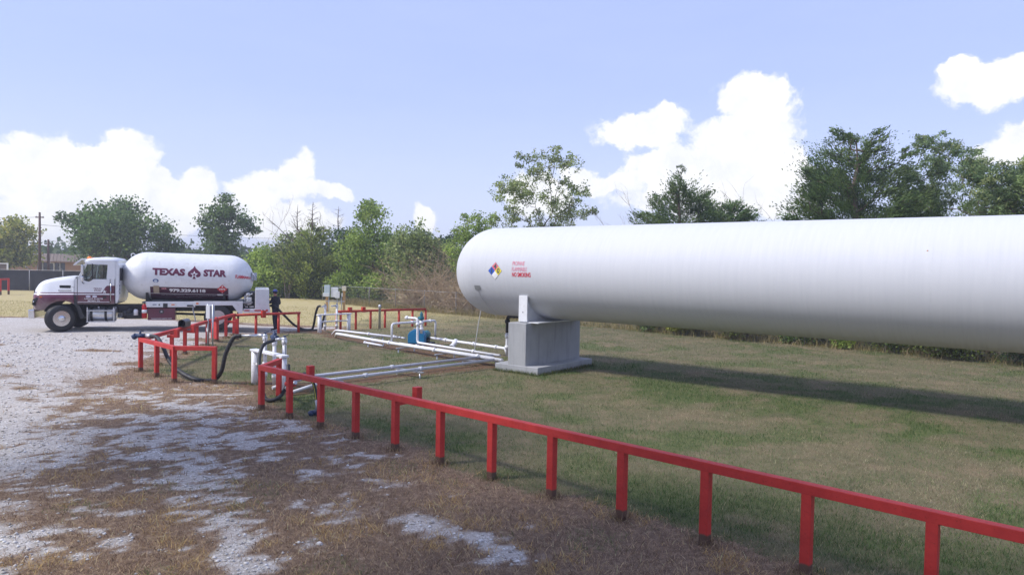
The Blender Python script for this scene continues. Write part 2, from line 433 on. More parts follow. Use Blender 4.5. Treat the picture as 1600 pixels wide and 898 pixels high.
nf = t.noise(wc, 9, 6, .65); nm = t.noise(wc, 1.7, 5, .6); nff = t.noise(wc, 55, 4, .7)
lawn = t.ramp(t.math('ADD', t.math('MULTIPLY', nm, .6), t.math('MULTIPLY', nf, .4)), [(.36, lin(92, 89, 66)), (.5, lin(110, 104, 78)), (.62, lin(121, 109, 86))])
lawn = t.mix(t.math('MULTIPLY', t.step(t.noise(wc, .9, 5, .65), .46, .66), .6), lawn, lin(140, 120, 98))
lawn = t.mix(t.step(nff, .45, .7), lawn, lin(82, 82, 49))
lushc = t.ramp(nf, [(.35, lin(66, 82, 42)), (.65, lin(94, 106, 60))])
deadc = t.ramp(nf, [(.3, lin(105, 86, 71)), (.5, lin(133, 112, 93)), (.7, lin(162, 139, 112))])
deadc = t.mix(t.step(nff, .5, .72), deadc, lin(86, 67, 52))
dryc = t.ramp(nf, [(.3, lin(172, 156, 112)), (.7, lin(192, 178, 132))])
dryc = t.mix(t.step(nm, .52, .7), dryc, lin(160, 150, 88))
vor = t.n('ShaderNodeTexVoronoi'); t.l(wc, vor.inputs['Vector']); vor.inputs['Scale'].default_value = 34
vor2 = t.n('ShaderNodeTexVoronoi'); t.l(wc, vor2.inputs['Vector']); vor2.inputs['Scale'].default_value = 90
vc = t.n('ShaderNodeSeparateColor'); t.l(vor.outputs['Color'], vc.inputs[0])
stone = t.ramp(vc.outputs[0], [(0, lin(161, 156, 149)), (.5, lin(198, 192, 186)), (1, lin(232, 228, 224))])
stone = t.mix(t.math('MULTIPLY', t.step(nm, .42, .68), .55), stone, lin(183, 171, 159))
stone = t.mix(t.step(vor2.outputs['Distance'], .35, .75), stone, lin(163, 156, 147))
jit = t.math('MULTIPLY', t.math('SUBTRACT', t.math('ADD', t.math('MULTIPLY', nf, .6), t.math('MULTIPLY', nff, .4)), .5), 1.9)
def soft(ch, lo=.3, hi=.7): return t.step(t.math('ADD', ch, jit), lo, hi)
c = t.mix(mc.outputs[2], lawn, dryc)
ac = t.n('ShaderNodeSeparateColor'); t.l(ad.outputs['Color'], ac.inputs[0])
c = t.mix(t.math('MULTIPLY', ac.outputs[0], .75), c, lushc)
c = t.mix(soft(mc.outputs[1]), c, deadc)
c = t.mix(t.math('MULTIPLY', soft(ac.outputs[1]), .85), c, lin(104, 78, 60))
c = t.mix(soft(mc.outputs[0], .12, .88), c, stone)
t.set(Base_Color=c, Roughness=.95); t.bs.inputs['Specular IOR Level'].default_value = .15
hb = t.math('ADD', t.math('MULTIPLY', nff, .6), t.math('MULTIPLY', vor.outputs['Distance'], .5))
t.bump(hb, .55, .03)
gobj = np_mesh('ground', vv, [np.stack([ii, ii + 1, ii + nx + 1, ii + nx], 1)], t.m, smooth=True)
mg, md_, my_, ml_, mt_ = masks(vv[:, 0], vv[:, 1])
def put_attr(me, name, cols):
    at = me.attributes.new(name, 'FLOAT_COLOR', 'POINT'); c4 = np.ones((len(me.vertices), 4), np.float32)
    for k, q in enumerate(cols): c4[:, k] = q
    at.data.foreach_set('color', c4.ravel())
put_attr(gobj.data, 'mask', (mg, md_, my_)); put_attr(gobj.data, 'tint', (ml_, mt_, mt_ * 0))
tag(gobj, kind='structure')

# ------------------------------------------------------------------ grass blades and loose stone (uncountable)
rng = np.random.default_rng(11)
def tint_mat(name, rough=.8, trans=.25, gain=1.0):
    t = Mt(name); a = t.n('ShaderNodeAttribute'); a.attribute_name = 'tint'
    t.set(Base_Color=a.outputs['Color'], Roughness=rough); t.bs.inputs['Specular IOR Level'].default_value = .2
    if trans:
        tr = t.n('ShaderNodeBsdfTranslucent'); t.l(a.outputs['Color'], tr.inputs[0])
        mx = t.n('ShaderNodeMixShader'); mx.inputs[0].default_value = trans
        t.l(t.bs.outputs[0], mx.inputs[1]); t.l(tr.outputs[0], mx.inputs[2]); t.l(mx.outputs[0], t.out.inputs[0])
    return t.m
blade_mat = tint_mat('grass_blade', .85, .2)
def scatter(n, y0, y1, wide=.86):
    """constant density on the eye: points ~ 1/y^2"""
    y = y0 * (y1 / y0) ** rng.random(n); x = (rng.random(n) * 2 - 1) * y * wide
    return x, y
def blades(name, x, y, h, wd, lean, col, label, cat):
    n = len(x); ph = rng.random(n) * 2 * np.pi; bd = rng.random(n) * 2 * np.pi
    z = gz(x, y) - .004; b = np.stack([x, y, z], 1)
    wv = np.stack([np.cos(ph), np.sin(ph), np.zeros(n)], 1) * (wd * .5)[:, None]
    ben = np.stack([np.cos(bd), np.sin(bd), np.zeros(n)], 1) * (lean * h)[:, None]
    upv = np.zeros((n, 3)); upv[:, 2] = h * np.sqrt(np.clip(1 - .5 * np.clip(lean, 0, 1.2) ** 2, .15, 1))
    v = np.stack([b - wv, b + wv, b + .55 * upv + .35 * ben + .7 * wv, b + .55 * upv + .35 * ben - .7 * wv, b + upv + ben], 1).reshape(-1, 3)
    o = np.arange(n) * 5
    q = np.stack([o, o + 1, o + 2, o + 3], 1); tr = np.stack([o + 3, o + 2, o + 4], 1)
    ob = np_mesh(name, v, [q, tr], blade_mat, tint=np.repeat(col, 5, 0))
    return tag(ob, label, cat, kind='stuff')
def pick(pal, n, var=.16):
    p = np.array([lin(*c) for c in pal]); c = p[rng.integers(0, len(p), n)]
    return np.clip(c * (1 + (rng.random((n, 1)) - .5) * 2 * var), 0, 1)
x, y = scatter(420000, 4.6, 46)
g_, d_, r_, l_, t_ = masks(x, y); tuft = fbm(x * 2.6, y * 2.6, 3, 41); u = rng.random(len(x))
keep = (u > g_ * 1.15 - .06) & (u > t_ * .75) & ~((np.abs((x - TC[0]) * TN[0] + (y - TC[1]) * TN[1]) < 1.45) & (np.abs((x - TC[0]) * TA[0] + (y - TC[1]) * TA[1] - .2) < .8))
x, y, d_, r_, l_, tuft = [q[keep] for q in (x, y, d_, r_, l_, tuft)]
sc_y = np.maximum(1, y / 12)
u = rng.random(len(x)); isdead = u < d_; isdry = ~isdead & (rng.random(len(x)) < r_ * 1.1); green = ~isdead & ~isdry
k = isdead; n = k.sum()
hh = (.03 + .075 * rng.random(n) ** 1.8 + .12 * np.clip(tuft[k] - .48, 0, 1) * 2 * rng.random(n)); wd = (.0035 + .0045 * rng.random(n) ** 2) * sc_y[k]
col = pick([(119, 97, 78), (139, 114, 93), (162, 135, 110), (186, 161, 130), (104, 82, 68), (149, 126, 103), (206, 181, 138)], n)
straw = (tuft[k] > .60) & (rng.random(n) < .7); col[straw] = pick([(195, 163, 108), (177, 144, 93), (210, 181, 126)], straw.sum())
gr = (fbm(x[k] * 1.2 + 9, y[k] * 1.2, 3, 51) > .66) & (rng.random(n) < .35); col[gr] = pick([(104, 120, 71), (119, 129, 82)], gr.sum())
col = np.clip(col * (.62 + .85 * rng.random((n, 1))), 0, .75)
blades('dead_grass', x[k], y[k], hh, wd, .5 + 1.1 * rng.random(n), col, 'brown dead grass and thatch outside the long front red rail', 'grass')
k = green; n = k.sum()
hh = (.026 + .04 * rng.random(n) + .05 * np.clip(tuft[k] - .5, 0, 1) * 2 * rng.random(n)) * (1 + .5 * l_[k]); wd = (.0035 + .0025 * rng.random(n)) * sc_y[k]
col = pick([(87, 108, 65), (98, 119, 75), (79, 99, 59), (114, 125, 89), (127, 131, 102), (89, 104, 69)], n)
fresh = rng.random(n) < sst(fbm(x[k] * 1.3 + 3, y[k] * 1.3, 5, 71), .45, .68) * .7; col[fresh] = pick([(102, 124, 71), (114, 132, 79), (91, 114, 61)], fresh.sum())
tan = rng.random(n) < sst(fbm(x[k] * .9, y[k] * .9, 5, 61), .40, .62) * .85
col[tan] = pick([(148, 138, 110), (133, 120, 99), (163, 155, 122)], tan.sum())
gl = rng.random(n) < l_[k] * .9; col[gl] = pick([(62, 89, 42), (74, 102, 51), (85, 110, 59), (58, 81, 42)], gl.sum())
col = np.clip(col * (.68 + .66 * rng.random((n, 1))) * (.84 + .32 * fbm(x[k] * 5, y[k] * 5, 3, 81))[:, None], 0, .7)
blades('lawn_grass', x[k], y[k], hh, wd, .3 + .7 * rng.random(n), col, 'patchy green lawn inside the red rails around the tank', 'grass')
k = isdry; n = k.sum()
blades('dry_grass', x[k], y[k], .03 + .05 * rng.random(n), (.004 + .003 * rng.random(n)) * sc_y[k], .3 + .6 * rng.random(n),
       pick([(192, 177, 132), (178, 164, 116), (166, 158, 104), (200, 187, 144), (150, 147, 94)], n), 'dry yellow grass beyond the gravel yard and along the fence', 'grass')
# crushed stone
x, y = scatter(90000, 4.8, 26, .84); g_ = masks(x, y)[0]; k = rng.random(len(x)) < g_ ** 1.6 * .8
x, y = x[k], y[k]; n = len(x)
sz = (.006 + .026 * rng.random(n) ** 3.2) * np.maximum(1, y / 14); big = rng.random(n) < .004; sz[big] = .03 + .025 * rng.random(big.sum())
oc = np.array([(1, 0, 0), (0, 1, 0), (-1, 0, 0), (0, -1, 0), (0, 0, 1), (0, 0, -1), (.6, .6, .5)])[:6]
v = oc[None] * (.75 + .5 * rng.random((n, 6, 1))) + (rng.random((n, 6, 3)) - .5) * .35
th = rng.random(n) * 2 * np.pi; rx = v[..., 0] * np.cos(th)[:, None] - v[..., 1] * np.sin(th)[:, None]; ry = v[..., 0] * np.sin(th)[:, None] + v[..., 1] * np.cos(th)[:, None]
v = np.stack([rx, ry * (.7 + .3 * rng.random((n, 1))), v[..., 2] * .62], -1) * sz[:, None, None]
v += np.stack([x, y, gz(x, y) + sz * .22], 1)[:, None]
tf = np.array([(0, 1, 4), (1, 2, 4), (2, 3, 4), (3, 0, 4), (1, 0, 5), (2, 1, 5), (3, 2, 5), (0, 3, 5)])
f = (tf[None] + (np.arange(n) * 6)[:, None, None]).reshape(-1, 3)
col = pick([(198, 195, 190), (212, 209, 205), (180, 175, 168), (162, 156, 148), (224, 222, 219)], n, .08)
ob = np_mesh('gravel_stones', v.reshape(-1, 3), [f], tint_mat('limestone', .9, 0), tint=np.repeat(col, 6, 0))
tag(ob, 'pale crushed limestone lying loose on the gravel yard', 'gravel', kind='stuff')

# longer growth the mower misses: round the rail posts and the concrete footing
tx, ty = [], []
for i in range(15):
    p = RA0 + RAD * 1.084 * i; m = 170; rr = .05 + np.abs(rng.normal(size=m)) * .10; aa = rng.random(m) * 6.28; tx.append(p[0] + rr * np.cos(aa)); ty.append(p[1] + rr * np.sin(aa))
for p in ((-9.98, 18.75), (-9.12, 17.91), (-8.26, 17.07), (-7.28, 17.09), (-5.04, 15.13), (-6.29, 17.1), (-5.26, 16.07)) + tuple((-9.98 - 1.25 * q / 8, 18.75 + 9.45 * q / 8) for q in range(1, 9)):
    m = 110; rr = .06 + np.abs(rng.normal(size=m)) * .11; aa = rng.random(m) * 6.28; tx.append(p[0] + rr * np.cos(aa)); ty.append(p[1] + rr * np.sin(aa))
m = 2600; per_ = rng.random(m) * 6.6; lx = np.where(per_ < 1.55, per_ - .57, np.where(per_ < 4.45, .97, rng.random(m) * 1.5 - .57)); lyy = np.where(per_ < 1.55, -1.43, np.where(per_ < 4.45, per_ - 1.55 - 1.43, 1.48))
off = np.abs(rng.normal(size=m)) * .07; lx = lx + np.where(lx > .96, off, 0); lyy = lyy - np.where(lyy < -1.42, off, 0)
tx.append(TC[0] + TA[0] * lx + TN[0] * lyy); ty.append(TC[1] + TA[1] * lx + TN[1] * lyy)
tx = np.concatenate(tx); ty = np.concatenate(ty); n = len(tx); gd = masks(tx, ty)[1] > .45
col = np.where(gd[:, None], pick([(132, 112, 90), (160, 138, 108), (112, 92, 74), (178, 156, 120)], n), pick([(84, 100, 52), (104, 114, 66), (130, 124, 82), (72, 90, 46)], n))
blades('edge_grass', tx, ty, .05 + .11 * rng.random(n) ** 1.5, (.004 + .004 * rng.random(n)) * np.maximum(1, ty / 12), .3 + .7 * rng.random(n), col, 'longer unmown grass round the feet of the rail posts and footing', 'grass')

# ------------------------------------------------------------------ trees
leaf_mat = tint_mat('leaf', .6, .45)
bark = pm('bark', lin(96, 82, 70), .9, var=.3, scale=5, bump=.5, stretch=(1, 1, .25))
deadwood = pm('dead_wood', lin(140, 126, 112), .9, var=.25, scale=6, bump=.3)
def unit(n, r):
    v = r.normal(size=(n, 3)); return v / np.linalg.norm(v, axis=1)[:, None]
def leaf_quads(P, size, r, long=1.5, out=None):
    """one bent diamond per leaf, two triangles"""
    n = len(P); a = unit(n, r)
    if out is not None: a = a * .55 + out; a /= np.linalg.norm(a, axis=1)[:, None] + 1e-9
    b = np.cross(a, unit(n, r)); b /= np.linalg.norm(b, axis=1)[:, None] + 1e-9
    s = (size * (.6 + .8 * r.random(n)))[:, None]
    v = np.stack([P - a * s * long * .5, P + b * s * .5, P + a * s * long * .5, P - b * s * .5], 1).reshape(-1, 3)
    o = np.arange(n) * 4
    return v, np.stack([o, o + 1, o + 2, o + 3], 1)
def limbs(mb, base, nodes, r0, r, top=None, n=6):
    """grow a branching skeleton from the base to the given points; thickness by what it carries"""
    pts = [np.array(base, float)]; par = [-1]
    tip = np.array(top); m = 9
    for i in range(1, m + 1):
        p = np.array(base) * (1 - i / m) + tip * i / m + np.append((r.random(2) - .5) * .12 * r0 * 8, 0) * (i < m)
        pts.append(p); par.append(len(pts) - 2)
    order = np.argsort([np.linalg.norm(np.array(q)[:2]) + .15 * np.linalg.norm(np.array(q) - tip) for q in nodes]); ends = []
    for k in order:
        q = np.array(nodes[k]); A = np.array(pts); d = np.linalg.norm(A - q, axis=1) + 1.4 * np.maximum(0, A[:, 2] - q[2] + .15)
        d[0] += 2.5; j = int(np.argmin(d)); p0 = pts[j]
        for i, f in enumerate((.4, .75, 1.0)):
            p = p0 * (1 - f) + q * f; p = p + (r.random(3) - .5) * .12 * np.linalg.norm(q - p0) * (f < 1); p[2] -= .06 * np.linalg.norm(q - p0) * (f * (1 - f)) * 2
            pts.append(p); par.append(j if i == 0 else len(pts) - 2)
        ends.append(len(pts) - 1)
    cnt = np.zeros(len(pts))
    for e in ends:
        j = e
        while j >= 0: cnt[j] += 1; j = par[j]
    cnt = np.maximum(cnt, 1); rad = r0 * (cnt / max(1, cnt[0])) ** .52
    for i in range(m + 1): rad[i] = min(rad[i], r0 * (1.05 - .7 * i / m))
    for i in range(m + 1, len(pts)): rad[i] = max(.009, min(rad[i], .9 * rad[par[i]]))
    for i in range(1, len(pts)):
        j = par[i]; ra = min(rad[j], rad[i] * 1.35)
        mb.tube([pts[j], pts[i]], [ra, rad[i] * .92], n if rad[i] > .04 else 4, cap=False)
def tree(name, label, base, lobes, pal, seed=1, leaf=.0026, cover=4.2, subs=14, kind='broad', trunk=.2, depth=.8, group=None, cat='tree', extra=None, spread=.6, top_f=.6, wood=None, size=None, loose=1.08):
    r = np.random.default_rng(seed); x0, y0 = base; z0 = G(x0, y0)
    if kind == 'cedar': loose, subs, spread = 1.42, 24, .42
    root = empty(name, (x0, y0, z0)); tag(root, label, cat, group)
    W = max(abs(l[0]) + l[2] for l in lobes); ls = size or (leaf if y0 > 46 else .0021) * math.hypot(x0, y0)
    C = []; P = []; O = []; Tn = []
    for (dx, dz, rr) in lobes:
        dy = (r.random() - .5) * 2 * depth * max(.3, W - rr) * .7
        c0 = np.array([dx, dy, dz - z0]); k = max(3, int(subs * (.5 + .5 * min(1.6, rr))))
        sub = c0 + unit(k, r) * (rr * (r.random(k) ** .45) * loose)[:, None] * np.array([1, 1, .85])
        C.extend(sub[:max(2, k // 2)])
        tot = int(cover * math.pi * rr * rr / (ls * ls * .55)); per = r.multinomial(tot, r.dirichlet(np.ones(k) * 3))
        for s_, q in zip(sub, per):
            sr = rr * spread * (1.15 if kind == 'cedar' else 1) * (.7 + .6 * r.random()) + ls * .5
            e = r.normal(size=(q, 3)) * sr * .6; rad_ = np.linalg.norm(e, axis=1); e = e * (np.minimum(rad_, sr * (1.0 + .25 * r.random(q))) / (rad_ + 1e-9))[:, None]
            if kind == 'cedar':
                dirv = np.array([s_[0] * .9, s_[1] * .9, 0]); dirv = dirv / (np.linalg.norm(dirv) + .3) + np.array([0, 0, .35])
                e = e * .55 + np.outer(r.normal(size=q) * sr * .8, dirv)
            elif kind == 'fine': e[:, 2] *= .7
            else: e[:, 2] *= .75
            pts = s_ + e; P.append(pts); O.append(np.tile(s_ - np.array([0, 0, lobes[0][1] * .5]), (q, 1)))
            Tn.append(np.tile(np.array([r.random(), r.random()]), (q, 1)))
    P = np.concatenate(P); Tn = np.concatenate(Tn); keep = P[:, 2] > .06; P = P[keep]; Tn = Tn[keep]
    n = len(P); p = np.array([lin(*c) for c in pal])
    idx = np.clip((Tn[:, 0] * .75 + r.random(n) * .25) * len(p), 0, len(p) - 1e-3).astype(int)
    col = p[idx] * (.78 + .44 * Tn[:, 1:2]) * (.85 + .3 * r.random((n, 1)))
    out = None; lg = 1.5
    if kind == 'cedar':
        out = P * np.array([1, 1, 0]); out = out / (np.linalg.norm(out, axis=1)[:, None] + .2) + np.array([0, 0, .6]); lg = 2.6
    if kind == 'fine': lg = 3.4
    v, f = leaf_quads(P, np.full(n, ls * (.62 if kind != 'broad' else .9)), r, lg, out)
    np_mesh('crown', v, [f], leaf_mat, tint=np.clip(np.repeat(col, 4, 0), 0, 1), parent=root)
    zc = np.array([l[1] for l in lobes]); top = [np.mean([l[0] for l in lobes]) * .6, 0, (zc.max() - z0) * (.92 if kind == 'cedar' else top_f)]
    mb = MB(); limbs(mb, (0, 0, -.15), C, trunk, r, top)
    if extra: extra(mb, r)
    mb.build('trunk', deadwood if wood else bark, root)
    return root
def twig(mb, p, d, ln, r0, depth, r, n=4, droop=0.):
    """a bare branching stick"""
    p = Vector(p); d = Vector(d).normalized(); path = [p]; q = p
    for i in range(4):
        d = (d + Vector(((r.random() - .5) * .35, (r.random() - .5) * .35, (r.random() - .45) * .3 - droop))).normalized(); q = q + d * ln / 4; path.append(q)
    mb.tube(path, [r0, r0 * .85, r0 * .7, r0 * .5, r0 * .25], n, cap=False)
    if depth:
        for i in range(2 + int(r.random() * 3)):
            k = 1 + int(r.random() * 3.99); s = Vector(((r.random() - .5) * 2, (r.random() - .5) * 2, r.random() * .8 - .1)); 
            twig(mb, path[k], d * .6 + s * .8, ln * (.35 + .3 * r.random()), r0 * .5, depth - 1, r, max(3, n - 1), droop)
OAK = [(61, 85, 48), (82, 106, 58), (101, 128, 72), (122, 143, 86), (75, 94, 58)]
YEL = [(144, 153, 69), (167, 172, 82), (125, 135, 63), (191, 185, 96), (104, 118, 57)]
CED = [(66, 85, 51), (85, 106, 59), (104, 128, 73), (122, 141, 80), (90, 106, 66)]
CEDY = [(100, 115, 57), (128, 143, 71), (155, 166, 85), (82, 98, 54)]
WIL = [(131, 155, 70), (153, 177, 85), (171, 191, 99), (111, 135, 64), (140, 155, 83)]
GREY = [(121, 137, 85), (145, 161, 98), (167, 179, 112), (106, 121, 77), (179, 183, 122)]
MES = [(112, 130, 86), (134, 153, 98), (95, 117, 75), (155, 164, 107)]
TR = [('leafy_tree', 'yellow green tree at the left edge in front of the brick house', (-57.88, 80), [(-0.12,4.64,2.06),(1.35,5.77,1.47),(1.71,3.21,1.47),(-0.86,3.16,1.83),(-2.32,4.97,2.2),(0.25,6.48,1.17)], YEL, dict(seed=1, trunk=.3)),
 ('oak_tree', 'broad dark green oak behind the truck cab and house', (-40.64, 72), [(-0.02,7.0,2.31),(-2.33,6.95,1.98),(-4.31,6.92,1.19),(-5.2,7.1,0.85),(-5.76,7.22,0.6),(1.96,6.04,1.98),(3.94,6.21,1.32),(5.06,5.31,0.86),(-1.67,4.99,2.31),(1.31,4.39,2.31),(-3.5,5.2,1.2),(4.08,4.11,1.32),(-1.01,7.96,1.32),(0.97,8.33,1.06)], OAK, dict(seed=2, trunk=.42, cover=3.5, top_f=.45)),
 ('oak_tree', 'smaller dark rounded oak rising behind the rear half of the truck tank', (-29.59, 72), [(0.12,8.52,1.19),(-0.86,7.18,1.45),(1.12,7.35,1.32),(-1.84,6.51,1.06),(-0.19,5.55,1.65),(2.12,6.38,0.86),(-1.5,4.87,0.92),(0.32,9.37,0.59),(.3,3.6,1.3),(-1.6,3.2,1.0)], OAK, dict(seed=3, trunk=.3, cover=3.5)),
 ('leafy_shrub', 'loose yellow green shrub tree just behind the person and truck cabinet', (-20.28, 57), [(-0.41,3.51,1.05),(0.65,1.96,1.31),(-0.13,1.42,1.15),(-0.92,2.56,0.73),(1.44,0.82,0.94),(0.38,3.26,0.73),(-0.75,0.89,0.84),(-1.5,1.6,.9),(1.6,2.2,.8)], WIL, dict(seed=4, trunk=.12, cat='shrub')),
 ('leafy_tree', 'soft grey green tree left of the spiked cedar behind the person', (-18.2, 59), [(-1.2,4.3,1.0),(.2,4.9,.9),(1.0,3.9,1.1),(-.4,3.2,1.3),(1.2,2.4,1.3),(-1.4,2.2,1.3),(0,1.2,1.5)], GREY, dict(seed=41, trunk=.14)),
 ('leafy_tree', 'dull green tree filling the gap left of the pale willowy tree', (-13.6, 58), [(-.5,5.2,.9),(.6,4.7,1.0),(-1.2,3.9,1.1),(.2,3.4,1.4),(1.2,3.0,1.2),(-.8,2.0,1.5),(.8,1.4,1.5)], OAK, dict(seed=42, trunk=.16)),
 ('leafy_tree', 'mid green tree between the willowy tree and the tank end', (-6.9, 50), [(-1.2,4.6,.9),(0,5.0,1.0),(1.1,4.6,.9),(-.6,3.4,1.2),(.8,3.3,1.2),(0,2.2,1.4),(1.8,3.6,.9)], GREY, dict(seed=43, trunk=.15)),
 ('cedar_tree', 'full cedar with a bare dead spike at its top', (-16.06, 56), [(-0.13,6.03,0.46),(-0.12,5.01,0.82),(0.1,3.84,1.34),(-0.51,2.8,1.44),(0.37,2.3,1.64),(-0.39,1.1,1.85),(1.05,1.03,1.23),(-1.31,0.73,0.92)], CEDY, dict(seed=5, kind='cedar', trunk=.2, cover=4)),
 ('cedar_tree', 'narrow dark cedar between the spiked cedar and the pale willowy tree', (-15.00, 60), [(-0.18,4.48,0.77),(0.11,3.39,1.21),(-0.21,2.01,1.43),(0.14,0.63,1.43),(1.2,2.2,1.0)], OAK, dict(seed=6, kind='cedar', trunk=.15)),
 ('willowy_tree', 'tall pale yellow green tree behind the electrical panels', (-10.87, 54), [(-0.11,7.6,0.7),(0.2,6.6,1.0),(-0.38,5.22,1.19),(1.01,5.04,1.09),(-1.15,3.87,1.29),(0.44,3.4,1.68),(-1.53,2.38,1.39),(-0.04,1.66,1.68),(1.92,3.58,1.19),(1.54,2.19,1.39),(-2.12,1.37,0.99),(2.4,4.43,0.74),(-0.59,6.59,0.5),(.9,1.0,1.2)], WIL, dict(seed=7, trunk=.2, cover=3.6)),
 ('leafy_tree', 'low dark tree far back, right of the pale willowy tree', (-8.47, 64), [(-0.39,4.71,0.94),(0.67,4.32,1.06),(-0.97,3.82,1.06),(0.22,2.97,1.29),(-.6,1.8,1.4),(.9,1.8,1.3)], OAK, dict(seed=8, trunk=.15)),
 ('leafy_tree', 'low bright green tree far back above the dry thicket', (-5.83, 64), [(-0.81,5.05,0.88),(0.19,4.77,0.88),(0.82,5.55,0.59),(-0.38,3.77,1.17),(.6,2.6,1.3),(-1.2,2.2,1.2)], [(74, 104, 56), (88, 118, 66), (60, 88, 46)], dict(seed=9, trunk=.15)),
 ('leafy_tree', 'light green ragged tree touching the round end of the big tank', (-2.47, 44), [(0.21,5.98,0.44),(-0.09,5.17,0.69),(0.62,5.58,0.52),(-0.65,4.43,0.73),(0.21,3.85,0.89),(-1.04,3.62,0.65),(0.88,4.79,0.57),(-0.43,5.97,0.32),(1.1,6.08,0.28),(-0.82,5.24,0.36),(-.2,3.0,.8)], WIL, dict(seed=10, trunk=.12, cover=2.8, loose=1.5, subs=24, spread=.45)),
 ('open_tree', 'tall open tree with pale bare limbs showing, behind the tank text', (2.04, 42), [(-1.11,9.27,0.5),(0.35,9.45,0.54),(1.12,9.08,0.42),(-0.44,8.48,0.54),(-1.55,8.19,0.58),(-2.15,7.57,0.66),(-2.96,7.71,0.35),(-1.45,7.2,0.54),(0.91,8.12,0.35),(0.48,6.7,0.69),(1.5,7.25,0.46),(2.11,7.72,0.31),(2.33,6.5,0.46),(1.11,5.94,0.69),(-0.66,5.91,0.46),(-2.05,6.15,0.46),(-2.57,5.57,0.46),(-0.17,4.65,0.77),(0.99,4.29,0.77),(-1.32,4.25,0.77)], GREY, dict(seed=11, trunk=.24, cover=3.3, depth=.6, top_f=.5, wood='pale', loose=1.75, subs=30, spread=.42)),
 ('cedar_tree', 'pointed cedar standing behind the middle of the big tank', (8.70, 36), [(-0.33,8.05,0.2),(-0.25,7.47,0.43),(-0.03,6.81,0.73),(-0.75,6.41,0.59),(0.63,6.76,0.5),(1.1,6.31,0.5),(0.13,5.77,0.99),(-1.21,6.59,0.36),(-1.52,5.67,0.43),(-2.24,5.72,0.3),(-0.0,4.38,1.32),(0,2.6,1.5),(-1.6,5.2,.6),(1.5,5.5,.6),(.4,6.3,.6),(-.4,7.0,.4),(-.8,5.6,.7)], CED, dict(seed=12, kind='cedar', trunk=.13, cover=3.0)),
 ('cedar_tree', 'low spreading cedar just right of the pointed cedar behind the tank', (11.42, 37), [(-0.32,5.98,0.68),(-0.94,6.14,0.48),(0.41,6.43,0.34),(0.89,6.17,0.27),(0.19,5.65,0.61),(0.06,4.3,1.02),(0,2.6,1.3),(-1.2,5.4,.6),(1.2,5.6,.5),(.6,5.9,.5)], OAK, dict(seed=13, kind='cedar', trunk=.1, cover=4.8)),
 ('cedar_tree', 'large ragged dark cedar, tallest tree at the right above the tank', (14.36, 29), [(-0.64,9.09,0.19),(-0.04,8.79,0.29),(-0.24,8.21,0.59),(-1.04,8.4,0.24),(0.55,8.43,0.37),(-0.42,7.47,0.96),(-1.53,7.34,0.45),(0.64,7.49,0.69),(-2.1,6.86,0.32),(-1.18,6.4,0.85),(0.01,6.42,1.01),(1.14,6.65,0.59),(-2.34,6.01,0.27),(1.36,7.84,0.29),(-1.74,5.67,0.64),(-0.06,4.51,1.33),(-.1,2.6,1.5),(-2.3,5.3,.6),(1.8,5.7,.6),(1.0,5.5,.8),(-1.0,5.3,.8),(.9,7.0,.6),(-.9,7.0,.6),(.2,7.9,.5),(-1.9,6.4,.5)], CED, dict(seed=14, kind='cedar', trunk=.2, cover=4.1)),
 ('mesquite_tree', 'feathery mesquite with a crooked dark trunk right of the tallest cedar', (18.02, 31), [(0.68,8.97,0.46),(-0.05,8.84,0.31),(1.15,8.42,0.46),(1.7,8.88,0.26),(-0.02,7.83,0.34),(-0.61,6.92,0.51),(0.36,6.71,0.48),(1.18,7.57,0.37),(-0.24,6.02,0.63),(2.08,8.43,0.23),(0.1,4.67,0.85),(-.8,5.8,.7),(.9,5.9,.7),(.5,7.5,.5),(-.4,7.4,.45),(1.4,6.6,.6),(.7,8.2,.4),(1.7,7.9,.4)], MES, dict(seed=15, kind='fine', trunk=.17, cover=3.2, loose=1.5, subs=26, spread=.42)),
 ('mesquite_tree', 'wide feathery mesquite at the right edge above the tank', (18.50, 27), [(-0.6,7.25,0.5),(0.15,7.02,0.5),(0.93,7.18,0.5),(-1.31,6.5,0.5),(-0.31,6.22,0.79),(0.68,6.17,0.79),(1.76,6.88,0.79),(-1.57,5.58,0.45),(1.48,5.76,0.59),(2.65,6.28,0.74),(-0.0,4.5,0.99),(3.6,5.9,.8),(4.4,6.6,.8),(-.9,5.6,.7),(.2,5.3,.8),(1.2,5.2,.8),(2.2,5.6,.8),(-2.0,5.9,.4),(.5,6.7,.6),(-1.0,6.9,.4)], MES, dict(seed=16, kind='fine', trunk=.18, cover=3.4, loose=1.4, subs=26, spread=.42)),
]
def dead_top(mb, r):
    mb.tube([(0, 0, 5.6), (-.05, 0, 6.6), (0, .05, 7.75)], [.06, .04, .012], 5, cap=False)
    for i in range(16):
        z = 5.7 + 1.8 * r.random(); a = r.random() * 6.28; twig(mb, (-.03, 0, z), (math.cos(a), math.sin(a), .35), (8.2 - z) * .38, .016, 1, r, 4)
    twig(mb, (-.3, 0, 4.6), (-.75, -.1, .9), 2.1, .05, 2, r, 5); twig(mb, (.3, 0, 4.8), (.6, .1, .8), 1.3, .03, 2, r, 5)
for nm, lb, b, lo, pal, kw in TR:
    if 'spike' in lb: kw['extra'] = dead_top
    tree(nm, lb, b, lo, pal, **kw)
